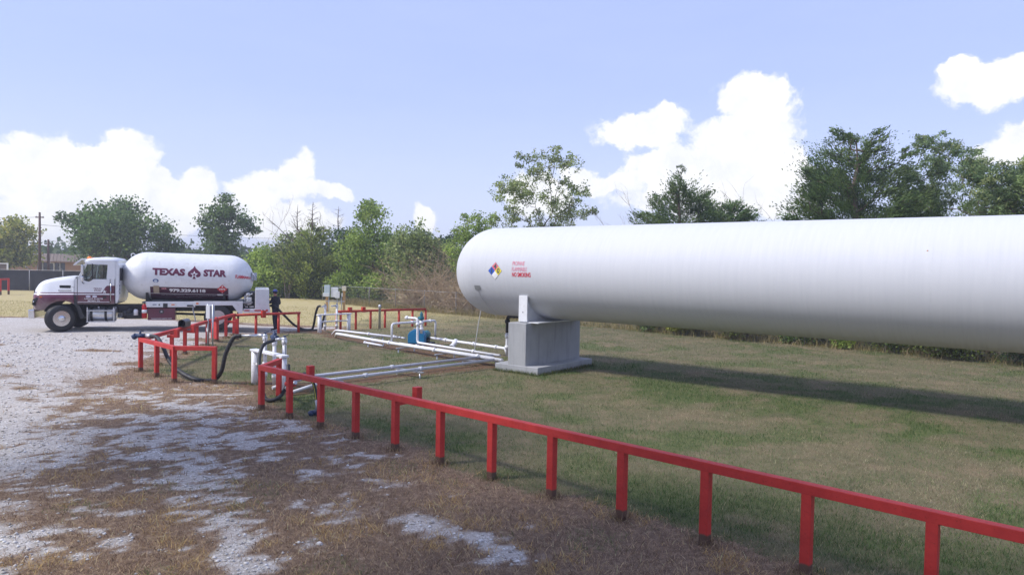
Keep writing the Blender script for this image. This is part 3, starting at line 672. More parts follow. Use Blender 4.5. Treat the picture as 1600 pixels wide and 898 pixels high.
# bare and half-dead growth
def bare_tree(label, base, h, n, seed, spread=.5, r0=.06, name='bare_tree', cat='tree', depth=2):
    r = np.random.default_rng(seed); z0 = G(*base); root = empty(name, (base[0], base[1], z0)); tag(root, label, cat)
    mb = MB()
    for i in range(n):
        a = r.random() * 6.28; s = spread * (.3 + .7 * r.random())
        twig(mb, ((r.random() - .5) * .3, (r.random() - .5) * .3, -.1), (math.cos(a) * s, math.sin(a) * s, 1), h * (.7 + .3 * r.random()), r0 * (.7 + .4 * r.random()), depth, r, 5)
    mb.build('branches', deadwood, root); return root
bare_tree('grey leafless tree between the truck and the spiked cedar', (-19.0, 57.5), 5.6, 3, 31, .3, .05, depth=3)
bare_tree('grey tangle of bare twigs left of the spiked cedar', (-17.9, 55.5), 3.8, 7, 32, .5, .03, 'bare_bush', 'bush', 3)
bare_tree('broken dark snag left of the pale willowy tree', (-13.4, 55.0), 4.2, 2, 33, .2, .07, depth=2)
bare_tree('thin leafless treetop behind the tank left of the tallest cedar', (14.2, 38), 5.5, 4, 34, .25, .045, depth=3)
bare_tree('thin bare sapling behind the tank left of the pointed cedar', (6.6, 37), 5.3, 4, 35, .2, .035, depth=3)
# shrubs along the back fence, seen under the big tank
SH = [('dark green bush at the fence, first one seen right of the concrete pier', 6.9, 34.6, 1.1, OAK), ('bright green bush at the fence seen under the tank, second from the pier', 9.0, 32.8, 1.25, YEL), ('olive bush at the fence seen under the tank, third from the pier', 10.9, 31.2, 1.1, CEDY),
      ('dark bush behind brown twigs under the middle of the tank', 13.2, 29.4, 1.2, OAK), ('light green bush under the tank near its right third', 14.9, 27.4, 1.15, WIL), ('dull green bush near the right edge under the tank', 16.6, 25.9, 1.3, CEDY), ('dark bush at the right edge under the tank', 18.3, 24.3, 1.3, OAK), ('leafy bush beyond the right edge under the tank', 20.2, 22.4, 1.3, YEL)]
for i, (lb, x0, y0, s, pal) in enumerate(SH):
    r = random.Random(60 + i); lo = [((r.random() - .5) * 2.0 * s, .45 + r.random() * 1.2 * s, (.45 + .35 * r.random()) * s) for _ in range(7)]
    tree('fence_shrub', lb, (x0 - .45, y0 - .45), lo, pal, seed=70 + i, trunk=.06, cat='shrub', group='shrubs along the back fence', cover=3.5)
# dry thicket of vines and twigs along the back fence, and woods far behind
r = np.random.default_rng(90); mb = MB()
def along(t): return np.array([-11.99, 51.3]) * (1 - t) + np.array([21.0, 20.4]) * t
for i in range(700):
    k = r.random(); tt = .12 + .2 * r.random() if i < 480 else .3 + .68 * r.random()
    p = along(tt) + np.array([.66, .75]) * (.3 + 2.6 * r.random()); hgt = (1.2 + 2.4 * r.random()) if i < 480 else (.8 + 1.0 * r.random())
    a = r.random() * 6.28
    twig(mb, (p[0], p[1], -.05 + (r.random() * 1.2 if i < 200 else 0)), (math.cos(a) * .9, math.sin(a) * .5, .35 + .9 * r.random()), hgt, (.015 + .016 * r.random()), 2 if i % 3 else 1, r, 3, droop=.09)
for i in range(3):
    a = along(.16 + .05 * i); mb.tube(spline([(a[0], a[1] + 1.0, .05), (a[0] + .8, a[1] + .6, .9), (a[0] + 1.9, a[1] + .4, 1.6), (a[0] + 2.9, a[1] - .2, 2.2 + .3 * i)], 4), [.06 - .003 * q for q in range(13)], 6)
o = mb.build('dry_thicket', pm('dry_twigs', lin(176, 154, 126), .9, var=.3, scale=1.3)); tag(o, 'tangled brown thicket of dry vines and twigs along the back fence', 'thicket', kind='stuff')
# tall dry weeds at the foot of the fence
n = 26000; tt = r.random(n) ** 1.9; q = np.array([-11.99, 51.3])[None] * (1 - tt[:, None]) + np.array([21.0, 20.4])[None] * tt[:, None]
off = (r.normal(size=n) * .45 + .25); x = q[:, 0] + .66 * off; y = q[:, 1] + .75 * off
blades('fence_weeds', x, y, .12 + .5 * r.random(n) ** 2, .008 + .008 * r.random(n), .3 + .5 * r.random(n), pick([(170, 154, 112), (150, 136, 96), (134, 128, 80), (112, 114, 66), (186, 168, 124)], n), 'tall dry weeds standing along the foot of the back fence', 'weeds')
def far_woods():
    r = np.random.default_rng(5); P = []; T = []
    for i in range(330):
        x = -150 + 200 * r.random(); y = 105 + 55 * r.random(); h = 3.5 + 3.0 * r.random()
        k = 95; e = r.normal(size=(k, 3)) * np.array([1.6, 1.2, h * .22]) + np.array([x, y, h * .55]); P.append(e); T.append(np.full((k, 1), r.random()))
    P = np.concatenate(P); T = np.concatenate(T); P[:, 2] = np.maximum(P[:, 2], .2); n = len(P)
    v, f = leaf_quads(P, np.full(n, .75), r, 1.4); c0 = np.array(lin(58, 76, 42)); c1 = np.array(lin(92, 112, 66)); col = c0 * (1 - T) + c1 * T
    o = np_mesh('distant_woods', v, [f], leaf_mat, tint=np.repeat(col, 4, 0)); tag(o, 'low line of green woods on the horizon behind everything', 'woods', kind='stuff')
far_woods()

# unseen trees added left of and behind the viewer to shade the near ground
for i, (lb, x0, y0, zc, R_) in enumerate((('added unseen shade tree left of the viewer, nearest', -8.6, 4.0, 10.6, 4.2), ('added unseen shade tree farther left of the viewer', -12.6, 8.4, 10.6, 3.9), ('added unseen shade tree behind the viewer on the left', -6.5, -3.4, 10.5, 4.2), ('added unseen shade tree far left behind the viewer', -14.5, -.6, 10.0, 4.2), ('added unseen shade tree close beside the viewer', -3.6, .8, 11.4, 4.0))):
    r = random.Random(200 + i); lo = []
    for k in range(16):
        a = r.random() * 6.28; q = R_ * math.sqrt(r.random()) * .8; lo.append((q * math.cos(a), zc + (r.random() - .5) * 2.2, 1.3 + .6 * r.random()))
    tree('added_shade_tree', lb, (x0, y0), lo, OAK, seed=210 + i, size=.17, cover=1.05, trunk=.3, depth=1.0, group='added unseen shade trees by the viewer', top_f=.7)

# ------------------------------------------------------------------ shared paints and metals
def tank_white():
    t = Mt('tank_paint'); c = t.coord('Object')
    st = t.noise(t.coord('Object', (7, .5, .5)), 2.2, 6, .6); bl = t.noise(c, .5, 4, .5); sp = t.noise(c, 26, 3, .6)
    col = t.ramp(st, [(.2, (.545, .56, .59)), (.8, (.60, .61, .635))])
    col = t.mix(t.math('MULTIPLY', t.step(bl, .45, .75), .35), col, (.60, .61, .63))
    col = t.mix(t.step(sp, .74, .80), col, (.5, .47, .42))
    z = t.sep(c)[2]
    under_shade = t.math('MULTIPLY', t.step(t.math('ADD', z, t.math('MULTIPLY', t.math('SUBTRACT', st, .5), .35)), 1.72, 1.45), .22)   # underside shade painted into the shell colour
    col = t.mix(under_shade, col, (.40, .38, .35))
    t.set(Base_Color=col, Roughness=t.ramp(st, [(.3, .68), (.7, .58)])); t.bs.inputs['Specular IOR Level'].default_value = .3; t.bump(t.noise(t.coord('Object', (1.2, .3, .3)), 3, 3, .5), .06, .02)
    return t.m
TANKW = tank_white()
WHITE = pm('white_paint', (.76, .77, .78), .45, var=.06, scale=5, dirt=(.6, .59, .56))
def rail_red():
    t = Mt('rail_red'); c = t.coord('Object'); n1 = t.noise(c, 4, 5, .6); n2 = t.noise(c, 30, 5, .7)
    col = t.ramp(n1, [(.3, lin(176, 42, 38)), (.7, lin(202, 58, 50))])
    col = t.mix(t.math('MULTIPLY', t.step(n2, .58, .72), .8), col, lin(124, 46, 38))
    z = t.sep(c)[2]
    col = t.mix(t.step(t.math('ADD', z, t.math('MULTIPLY', t.math('SUBTRACT', n1, .5), .12)), .13, .10), col, lin(92, 70, 58))   # bare rusty foot
    t.set(Base_Color=col, Roughness=t.ramp(n2, [(.3, .5), (.7, .7)])); t.bump(n2, .25, .006); return t.m
RED = rail_red()
ORED = pm('rail_red_faded', lin(186, 52, 32), .6, var=.12, scale=4, dirt=lin(140, 50, 36))
GALV = pm('galvanised', (.52, .54, .57), .45, metal=.75, var=.15, scale=7)
PIPEW = pm('pipe_white', (.76, .76, .78), .5, var=.07, scale=4, dirt=(.55, .52, .48))
PIPEG = pm('pipe_grey', (.55, .56, .60), .5, var=.08, scale=4, dirt=(.42, .40, .38))
RUBBER = pm('black_rubber', (.018, .018, .02), .6, var=.25, scale=9, dirt=(.06, .055, .05))
BLACK = pm('black_steel', (.02, .02, .022), .5, var=.2, scale=8)
BRASS = pm('dull_brass', (.42, .38, .30), .4, metal=.8, var=.2, scale=9)
TEAL = pm('teal_paint', lin(26, 104, 118), .45, var=.12, scale=8)
BLUE = pm('pump_blue', lin(16, 112, 160), .4, var=.1, scale=4, dirt=lin(14, 84, 124))
NAVY = pm('valve_blue', lin(40, 58, 92), .5, var=.15, scale=9)
LETRED = pm('letter_red', lin(206, 40, 62), .5, var=.1, scale=20)
LETPALE = pm('letter_red_faded', lin(226, 130, 150), .5, var=.14, scale=20)
def concrete():
    t = Mt('concrete'); c = t.coord('Object'); a = t.noise(c, 1.6, 5, .6); b = t.noise(c, 18, 5, .65); s = t.noise(t.coord('Object', (5, 5, .5)), 1.4, 5, .6)
    col = t.ramp(a, [(.3, (.32, .325, .335)), (.7, (.39, .395, .40))]); col = t.mix(t.math('MULTIPLY', t.step(s, .48, .70), .5), col, (.22, .225, .235))
    col = t.mix(t.math('MULTIPLY', t.step(b, .5, .75), .3), col, (.42, .415, .40)); t.set(Base_Color=col, Roughness=.9); t.bump(b, .35, .012); return t.m
CONC = concrete()

# ------------------------------------------------------------------ big storage tank and its piers
RT, ZT = 1.36, 2.85
tank = empty('storage_tank', (TC[0], TC[1], 0), math.radians(-38)); tag(tank, 'long white horizontal propane storage tank on concrete piers', 'tank')
T0, T1 = -1.6, 16.0
prof = [(0.0, T0 - RT)] + [(RT * math.sin(a), T0 - RT * math.cos(a)) for a in [math.radians(q) for q in range(4, 90, 5)]] + [(RT, T0)] + \
       [(RT, T0 + (T1 - T0) * k / 20) for k in range(1, 20)] + [(RT, T1)] + [(RT * math.cos(a), T1 + RT * math.sin(a)) for a in [math.radians(q) for q in range(5, 90, 5)]] + [(0.0, T1 + RT)]
mb = MB(); mb.lathe(prof, (0, 0, ZT), 'x', 96); mb.build('shell', TANKW, tank)
def ring(parent, x, rad, zc, r, mat, yc=0., name='weld_seam', n=72):
    mb = MB(); pts = [(x, yc + rad * math.cos(2 * math.pi * k / n), zc + rad * math.sin(2 * math.pi * k / n)) for k in range(n + 1)]
    mb.tube(pts, r, 5, cap=False); return mb.build(name, mat, parent)
for x in (-1.6, 1.36, 4.34, 7.3, 10.28, 13.3): ring(tank, x, RT - .0035, ZT, .006, TANKW)
def on_tank(cx, deg, off=.006):
    a0 = math.radians(deg)
    def f(x, y):
        a = a0 + y / RT; return (cx + x, -(RT + off) * math.cos(a), ZT + (RT + off) * math.sin(a))
    return f
def rotated(s, cx, cy):   # small square of a 45 degree diamond
    return [(cx, cy - s), (cx + s, cy), (cx, cy + s), (cx - s, cy)]
DB, DR, DY, DW = pm('placard_blue', lin(30, 84, 180), .5), pm('placard_red', lin(214, 110, 120), .5), pm('placard_yellow', lin(236, 216, 60), .5), pm('placard_white', (.8, .8, .8), .5)
LINE = pm('placard_line', (.25, .25, .27), .6)
pl = put(shape_bm(rotated(.262, 0, 0)), on_tank(-.68, 1.2, .004), 'hazard_placard', LINE, tank, 'four-colour hazard diamond painted on the tank end')
h = .125
for (cx, cy, m, ch) in ((-h, 0, DB, '1'), (0, h, DR, '4'), (h, 0, DY, '0'), (0, -h, DW, None)):
    put(shape_bm(rotated(.124, cx, cy)), on_tank(-.68, 1.2, .008), 'quadrant', m, pl)
    if ch:
        put(text_bm(ch, .2, .006), lambda x, y, cx=cx, cy=cy: on_tank(-.68, 1.2, .012)(x + cx, y + cy), 'numeral', pm('numeral_dark', (.05, .06, .07), .6), pl)
for s_, deg, cx, wd, m, bo in (('PROPANE', 10.4, .16, .43, LETPALE, 0.), ('FLAMMABLE', 3.5, .205, .53, LETPALE, 0.), ('NO SMOKING', -3.0, .28, .66, LETRED, .004)):
    bm = text_bm(s_, .17, bo); xs = [v.co.x for v in bm.verts]; k = wd / (max(xs) - min(xs))
    for v in bm.verts: v.co.x *= k
    put(bm, on_tank(cx, deg), 'lettering', m, tank, 'red stencilled words ' + s_)
bm = shape_bm([(-.11, -.07), (.11, -.07), (.11, .07), (-.11, .07)]); put(bm, on_tank(-1.41, -20.7, .012), 'nameplate', pm('plate_grey', (.3, .31, .32), .5, metal=.3), tank)
mb = MB(); mb.ball((10.19, -RT * math.cos(math.radians(27)) - .0, ZT + RT * math.sin(math.radians(27))), .017, 8, (1, .4, 1)); mb.build('rust_spot', pm('rust', lin(196, 150, 112), .9), tank)
def saddle(t):
    """white steel saddle between shell and pier: curved web, end plates, base plate"""
    ys = [math.radians(-150 + 120 * k / 14) for k in range(15)]
    poly = [(RT * 1.002 * math.cos(a), ZT + RT * 1.002 * math.sin(a)) for a in ys]
    poly = [(-1.18, 1.452)] + poly + [(1.18, 1.452)]
    mb = MB(); mb.prism(poly, t - .07, t + .07, 'yz'); s = mb.build('saddle', TANKW, tank)
    for sg in (-1, 1):
        mb = MB(); mb.box(t - .15, t + .15, sg * 1.215 - .022, sg * 1.215 + .022, 1.452, 2.19); mb.build('end_plate', WHITE, s, .006)
    mb = MB(); mb.box(t - .15, t + .52, -1.19, 1.19, 1.424, 1.45); mb.build('base_plate', WHITE, s)
    mb = MB(); mb.lathe([(.018, 0), (.018, .012)], (t, -1.238, 1.72), 'y', 10); mb.build('bolt', BLACK, s)
saddle(.27); saddle(14.1)
def pier(t, lb):
    p = empty('concrete_pier', (TC[0] + TA[0] * t, TC[1] + TA[1] * t, 0), math.radians(-38)); tag(p, lb, 'pier', 'concrete piers under the tank')
    mb = MB(); mb.box(-.32, .32, -1.4, 1.42, .2, 1.42); mb.build('block', CONC, p, .018)
    mb = MB(); mb.box(-.77, .76, -1.41, 1.46, -.2, .22); mb.build('footing', CONC, p, .02)
pier(.2, 'grey concrete pier and footing under the near end of the big tank'); pier(14.2, 'grey concrete pier under the far right end of the tank')
# ground cable from the nameplate, and black relief pipe beside the pier
mb = MB(); mb.tube(spline([(-1.42, -1.27, 2.36), (-1.35, -1.18, 2.1), (-1.2, -.9, 1.72), (-1.1, -.75, 1.5)], 5), .008, 5); mb.build('conductor', GALV, tank)
gc = empty('ground_cable', (-1.22, 23.3, 0)); tag(gc, 'thin white grounding cable hanging from the tank end to the pipes', 'cable')
mb = MB(); mb.tube(spline([(.24, -.7, 1.66), (.12, -.35, 1.0), (.0, 0, .1), (0, .02, -.1)], 5), .014, 6); mb.build('cable', PIPEW, gc)
def pipe(path, r, name, mat, parent=None, n=12, flanges=(), fr=1.5, bend=.12):
    """pipe with rounded elbows"""
    P = [Vector(p) for p in path]; out = [P[0]]
    for a, b, c in zip(P, P[1:], P[2:]):
        d1 = (a - b); d2 = (c - b); k = min(bend, d1.length * .45, d2.length * .45); d1.normalize(); d2.normalize()
        if d1.dot(d2) < -.99: out.append(b); continue
        for q in (0, .25, .5, .75, 1):
            s = b + d1 * k; e = b + d2 * k; out.append(s * (1 - q) ** 2 + b * 2 * q * (1 - q) + e * q * q)
    out.append(P[-1]); mb = MB(); mb.tube(out, r, n)
    for f in flanges:
        p = Vector(f); best = min(range(len(out) - 1), key=lambda i: ((out[i] + out[i + 1]) / 2 - p).length); d = (out[best + 1] - out[best]).normalized()
        mb.tube([p - d * .05, p + d * .05], r * fr, n)
    for q in P[1:-1]:
        pass
    return mb.build(name, mat, parent)
rp = empty('riser_pipe', (-.12, 21.7, 0)); tag(rp, 'vertical pipe with black upper valve beside the concrete pier', 'pipe')
pipe([(0, 0, .22), (0, 0, .95)], .05, 'pipe', PIPEW, rp, flanges=[(0, 0, .5), (0, 0, .85)])
pipe([(0, 0, .951), (0, 0, 1.47), (.42, -.15, 1.47)], .055, 'upper_pipe', BLACK, rp, flanges=[(0, 0, 1.3)])
mb = MB(); mb.lathe([(.03, 0), (.085, .03), (.085, .09), (.03, .12)], (.2, -.07, 1.41), 'z', 12); mb.build('valve', BLACK, rp)

# ------------------------------------------------------------------ red guard rails
post_sq = None
def sq_post(parent, x, y, rz, h=.82, w=.1):
    global post_sq
    if post_sq is None:
        mb = MB(); mb.box(-.05, .05, -.05, .05, -.25, .82); post_sq = mb.build('post', RED, parent, .006, (x, y, 0), (0, 0, rz)); return post_sq
    return linked(post_sq, 'post', parent, (x, y, 0), (0, 0, rz))
def beam(parent, a, b, z0=.812, z1=.915, w=.052, ext=.05, mat=None, drop=(0, 0)):
    a = Vector((a[0], a[1], 0)); b = Vector((b[0], b[1], 0)); d = (b - a).normalized(); n = Vector((-d.y, d.x, 0)); A = a - d * ext; B = b + d * ext
    v = []
    for p, dz in ((A, drop[0]), (B, drop[1])):
        for s, z in ((-1, z0), (1, z0), (1, z1), (-1, z1)): v.append((p.x + n.x * w * s, p.y + n.y * w * s, z + dz))
    mb = MB(); mb.add(v, [(0, 1, 2, 3), (7, 6, 5, 4), (0, 4, 5, 1), (1, 5, 6, 2), (2, 6, 7, 3), (3, 7, 4, 0)]); return mb.build('beam', mat or RED, parent, .006)
def hanger(parent, x, y, dx, dy, rz, reach=.42, mat=None):
    """arm with an upright stub that carries a hose"""
    mb = MB(); mb.box(0, reach, -.04, .04, .73, .808); mb.box(reach - .02, reach + .1, -.06, .06, .73, .98); return mb.build('hose_hanger', mat or RED, parent, .005, (x, y, 0), (0, 0, math.atan2(dy, dx)))
rzA = math.atan2(RAD[1], RAD[0])
ra = empty('guard_rail', (RA0[0], RA0[1], 0)); tag(ra, 'long red square-tube guard rail crossing the foreground to the right edge', 'guard rail', 'red guard rails')
for i in range(15): sq_post(ra, RAD[0] * 1.084 * i, RAD[1] * 1.084 * i, rzA)
beam(ra, (0, 0), RAD * 1.084 * 14)
rb = np.array([0.02, 1.0]); sq_post(ra, rb[0], rb[1], math.radians(90)); beam(ra, (0.001, .105), rb, z0=.813, z1=.914, ext=.05)
for i in (1, 4): hanger(ra, RAD[0] * 1.084 * i - RAN[0] * .05, RAD[1] * 1.084 * i - RAN[1] * .05, -RAN[0], -RAN[1], 0, .36)
# rail around the left side of the plant
rc_ = empty('guard_rail', (-9.98, 18.75, 0)); tag(rc_, 'red guard rail bending round the left side, with the black mailbox on it', 'guard rail', 'red guard rails')
Bp = [(0, 0), (1.72, -1.68), (2.75, -1.66)]
Cp = [(0, 0), (-1.25, 9.45)]
Ep = [(-1.25, 9.45), (.75, 11.45)]
rz = math.atan2(-1.68, 1.72)
for q in ((0, 0), (.86, -.84), (1.72, -1.68)): sq_post(rc_, q[0], q[1], rz)
sq_post(rc_, 2.7, -1.66, 0)
beam(rc_, (0, 0), (1.72, -1.68)); beam(rc_, (1.80, -1.68), (2.7, -1.66), z0=.813, z1=.914)
for k in (1, 2, 3, 4, 5, 6, 7, 8):
    q = k / 8.0; sq_post(rc_, Cp[1][0] * q, Cp[1][1] * q, math.atan2(9.45, -1.25))
beam(rc_, (-.013, .1), Cp[1], z0=.811, z1=.913)
sq_post(rc_, -.55, 8.0, 0)
beam(rc_, (-1.0, 8.0), (-.55, 8.0), z0=.66, z1=.74, ext=.02)
pr = None
def rd_post(parent, x, y, mat=None, h=.80, r=.055):
    mb = MB(); mb.lathe([(r, -.25), (r, h)], (0, 0, 0), 'z', 14); return mb.build('post', ORED, parent, loc=(x, y, 0))
pr = rd_post(rc_, -.6, 10.1); linked(pr, 'post', rc_, (.1, 10.8, 0)); linked(pr, 'post', rc_, (.75, 11.45, 0))
mb = MB(); mb.tube([(-1.2, 9.5, .84), (.8, 11.5, .84)], .052, 12); mb.build('beam', ORED, rc_)
mb = MB(); mb.box(-.08, .08, -.08, .08, .70, 1.0); mb.build('hose_hanger', ORED, rc_, .006, (-.35, 10.25, 0), (0, 0, .78))
hanger(rc_, -.22 * 1.1 + .05, 1.85, 1, -.1, 0, .25); hanger(rc_, -.42 + .05, 3.3, 1, -.1, 0, .25)
mb = MB(); mb.box(-.03, .03, -.2, .2, .15, .95); mb.build('red_panel', RED, rc_, .006, (-1.0, 7.0, 0), (0, 0, .9))
# back rail of round pipe
rd = empty('guard_rail', (-7.75, 31.6, 0)); tag(rd, 'orange red round-pipe guard rail in the back, right of the far bulkhead', 'guard rail', 'red guard rails')
E_ = np.array([3.5, 2.9])
for k in range(7):
    q = k / 6; linked(pr, 'post', rd, (E_[0] * q, E_[1] * q, 0))
linked(pr, 'post', rd, (-.16, -.1, 0))
mb = MB(); mb.tube([(-.16, -.1, .84), (0, 0, .84), (E_[0], E_[1], .84)], .052, 12); mb.build('beam', ORED, rd)
for q in (.10, .25):
    mb = MB(); mb.box(-.08, .08, -.08, .08, .78, 1.02); mb.build('hose_hanger', ORED, rd, .006, (E_[0] * q, E_[1] * q, 0), (0, 0, .7))
gp = empty('steel_post', (-6.15, 32.5, 0)); tag(gp, 'single grey steel pipe post standing in the orange red back rail', 'post')
mb = MB(); mb.lathe([(.055, -.2), (.055, .95), (.07, .96), (.07, 1.08), (.03, 1.14)], (0, 0, 0), 'z', 12); mb.build('post', GALV, gp)
# short rail at the far left edge
re_ = empty('guard_rail', (-38.6, 52.6, .17)); tag(re_, 'short red guard rail at the left edge near the black fence', 'guard rail', 'red guard rails')
for q in ((0, 0), (-1.0, .1), (-.25, 1.2), (-2.1, .2)): linked(post_sq, 'post', re_, (q[0], q[1], .15), None, (1.3, 1.3, 1.18))
beam(re_, (-2.1, .2), (0, 0), 1.12, 1.25, .065); beam(re_, (0, .12), (-.25, 1.2), 1.12, 1.249, .065)

# ------------------------------------------------------------------ mailbox and little sign on the left rail
mbx = empty('mailbox', (-10.40, 22.15, .918), math.radians(97 - 90)); tag(mbx, 'small black mailbox with open dark front sitting on the left red rail', 'mailbox')
arc = [(.11 * math.cos(math.radians(a)), .13 + .11 * math.sin(math.radians(a))) for a in range(0, 181, 18)]
outer = [(.11, 0)] + arc + [(-.11, 0)]; inner = [(x * .9, .008 + z * .93) for x, z in outer]
mb = MB(); n = len(outer); v = [(x, y, z) for y in (-.26, .26) for (x, z) in outer] + [(x, y, z) for y in (-.26, .25) for (x, z) in inner]
f = [(i, (i + 1) % n, n + (i + 1) % n, n + i) for i in range(n)] + [(2 * n + i, 3 * n + i, 3 * n + (i + 1) % n, 2 * n + (i + 1) % n) for i in range(n)] + [(i, 2 * n + i, 2 * n + (i + 1) % n, (i + 1) % n) for i in range(n)] + [tuple(range(n, 2 * n)), tuple(range(4 * n - 1, 3 * n - 1, -1))]
mb.add(v, f); mb.build('box', pm('mailbox_metal', (.10, .10, .11), .35, metal=.6, var=.3, scale=9), mbx)
mb = MB(); mb.box(-.1, .1, -.30, -.27, .0, .03); mb.build('door_lip', BLACK, mbx)
sg = empty('box_sign', (-10.55, 24.4, 0), math.radians(-45)); tag(sg, 'grey cabinet on two thin steel posts behind the left red rail', 'cabinet')
for x in (-.21, .21):
    mb = MB(); mb.lathe([(.03, -.2), (.03, 1.5)], (x, 0, 0), 'z', 8); mb.build('post', GALV, sg)
mb = MB(); mb.box(-.17, .17, -.09, .09, 1.0, 1.47); mb.build('cabinet', pm('cabinet_grey', (.5, .52, .55), .5, var=.08), sg, .008)
mb = MB(); mb.box(-.05, .05, -.112, -.092, .55, .68); mb.build('tag_plate', WHITE, sg)

# ------------------------------------------------------------------ transfer bulkheads
def bulkhead(x, y, rz, L_, name_lb, risers, hp=.82, mat=PIPEW):
    b = empty('transfer_bulkhead', (x, y, 0), rz); tag(b, name_lb, 'pipe stand', 'white hose transfer stands')
    for sx in (0, L_):
        mb = MB(); mb.lathe([(.085, -.2), (.085, hp)], (sx, 0, 0), 'z', 18); mb.build('post', mat, b)
    mb = MB(); mb.box(-.11, L_ + .11, -.09, .09, hp + .002, hp + .05); mb.build('crossbeam', mat, b, .005)
    mb = MB(); mb.tube([(0.086, 0, hp * .62), (L_ - .086, 0, hp * .62)], .03, 8); mb.build('crossbar', mat, b)
    for (rx, ry, top, arm) in risers:
        r = pipe([(rx, ry, .06), (rx, ry, top)], .045, 'riser', mat, b, flanges=[(rx, ry, top - .06), (rx, ry, .25), (rx, ry, hp * .62)], fr=1.35)
        if arm:
            mb = MB(); mb.tube([(rx, ry, top), (rx + arm[0] * .3, ry + arm[1] * .3, top + .01)], .042, 10); mb.tube([(rx + arm[0] * .3, ry + arm[1] * .3, top + .01), (rx + arm[0], ry + arm[1], top - .01)], .032, 10)
            mb.ball((rx, ry, top), .06, 10); mb.build('elbow', GALV, r)
            mb = MB(); mb.lathe([(.035, 0), (.035, .03)], (rx, ry, top + .06), 'z', 8); mb.tube([(rx, ry, top + .07), (rx + .02, ry + .1, top + .12)], .008, 5); mb.build('valve_handle', NAVY, r)
    return b
b1 = bulkhead(-6.29, 17.1, math.atan2(-1.03, 1.03), 1.46, 'white pipe stand with three risers by the gap in the red rails', [(.20, .16, 1.2, (-.42, -.42)), (.62, .2, 1.12, None), (1.2, .16, 1.2, (-.2, -.12))])
mb = MB(); mb.lathe([(.02, 0), (.075, .02), (.09, .08), (.05, .14), (.05, .2), (.02, .22)], (.62, .2, 1.1), 'z', 12); mb.tube([(.5, .2, 1.36), (.74, .2, 1.36)], .012, 6); mb.tube([(.62, .2, 1.3), (.62, .2, 1.36)], .014, 6); mb.tube([(.48, .2, 1.2), (.76, .2, 1.2)], .05, 10); mb.build('gate_valve', NAVY, b1)
for rx in (.32, 1.32):
    mb = MB(); mb.tube(spline([(rx - .1, .14, 1.2), (rx + .03, .1, 1.1), (rx + .06, .1, .9), (rx + .05, .1, .72)], 6), .007, 5); mb.build('trip_cable', BLACK, b1)
b2 = bulkhead(-8.33, 30.25, math.radians(48), 1.5, 'far white pipe stand with two risers behind the lawn', [(.35, .12, 1.13, (-.3, -.2)), (.95, .12, 1.13, (-.3, -.02))], .74)

# ------------------------------------------------------------------ ground pipework
def pipeline(path, r, mat, label, flanges=(), name='pipeline', bend=.12):
    p0 = path[0]; e = empty(name, (p0[0], p0[1], 0)); tag(e, label, 'pipe', 'pipes on the ground')
    q = [(a - p0[0], b - p0[1], c) for a, b, c in path]; f = [(a - p0[0], b - p0[1], c) for a, b, c in flanges]
    pipe(q, r * .86, 'pipe', mat, e, 14, f, bend=bend); return e
pipeline([(-7.45, 29.0, .06), (-7.25, 28.75, .26), (-4.3, 26.35, .26)], .05, PIPEW, 'white pipe from the far pipe stand to the blue pump', [(-5.6, 27.4, .26), (-4.45, 26.48, .26)])
mb = MB(); o = pipeline([(-4.28, 26.33, .262), (-3.95, 26.06, .262)], .035, GALV, 'short grey pipe piece entering the left side of the blue pump', [(-4.2, 26.26, .262)])
pipeline([(-7.1, 28.2, .06), (-6.9, 27.5, .24), (-4.13, 24.45, .24), (-.25, 20.55, .24)], .062, PIPEW, 'long white pipe running from the far stand past the pump to the pier', [(-4.3, 24.64, .24), (-2.5, 22.81, .24), (-1.0, 21.3, .24)])
pipeline([(-3.9, 24.38, .24), (-.5, 20.97, .24)], .055, PIPEW, 'second white pipe lying close beside the long white pipe', [(-3.2, 23.68, .24)]).location.z = 0
pipeline([(-3.82, 25.1, 1.11), (-3.33, 24.75, 1.11), (-3.33, 24.75, .25), (-.33, 21.55, .25)], .05, PIPEW, 'white pipe with a tall riser in front of the blue pump', [(-3.33, 24.75, .9), (-1.2, 22.48, .25), (-3.75, 25.05, 1.11)])
pipeline([(-3.2, 26.45, .27), (-.18, 23.3, .27), (-.12, 21.95, .27)], .055, PIPEW, 'rear white pipe from the pump to the riser by the pier', [(-2.4, 25.62, .27), (-1.3, 24.47, .27), (-.5, 23.63, .27)])
st = empty('strainer', (-1.98, 25.2, 0)); tag(st, 'angled white strainer hanging off the rear white pipe', 'strainer')
mb = MB(); mb.tube([(0, 0, .30), (-.12, -.22, .1)], .095, 12); mb.tube([(-.12, -.22, .1), (-.14, -.26, .07)], .12, 12); mb.build('body', PIPEW, st)
lp = pipeline([(-4.22, 24.6, .24), (-4.22, 24.6, .92), (-2.88, 26.45, .92), (-2.88, 26.45, .27)], .045, PIPEW, 'white pipe arch looping over behind the blue pump', [(-3.62, 25.43, .92), (-3.05, 26.2, .92)], 'pipe_arch')
pipeline([(-5.6, 16.35, .05), (-4.9, 16.95, .24), (-.56, 21.6, .24)], .047, PIPEG, 'grey pipe running from the near pipe stand to the pier, farther of two', [(-3.2, 18.77, .24)])
pipeline([(-5.0, 15.75, .05), (-4.3, 16.5, .24), (-.5, 20.62, .24)], .047, PIPEG, 'grey pipe running from the near pipe stand to the pier, nearer of two', [(-2.4, 18.56, .24), (-3.6, 17.26, .24)])
pipeline([(-5.35, 25.35, .16), (-4.5, 24.4, .16)], .04, PIPEW, 'short low white pipe stub left of the pump arch', [(-5.3, 25.3, .16)])
STAND = None
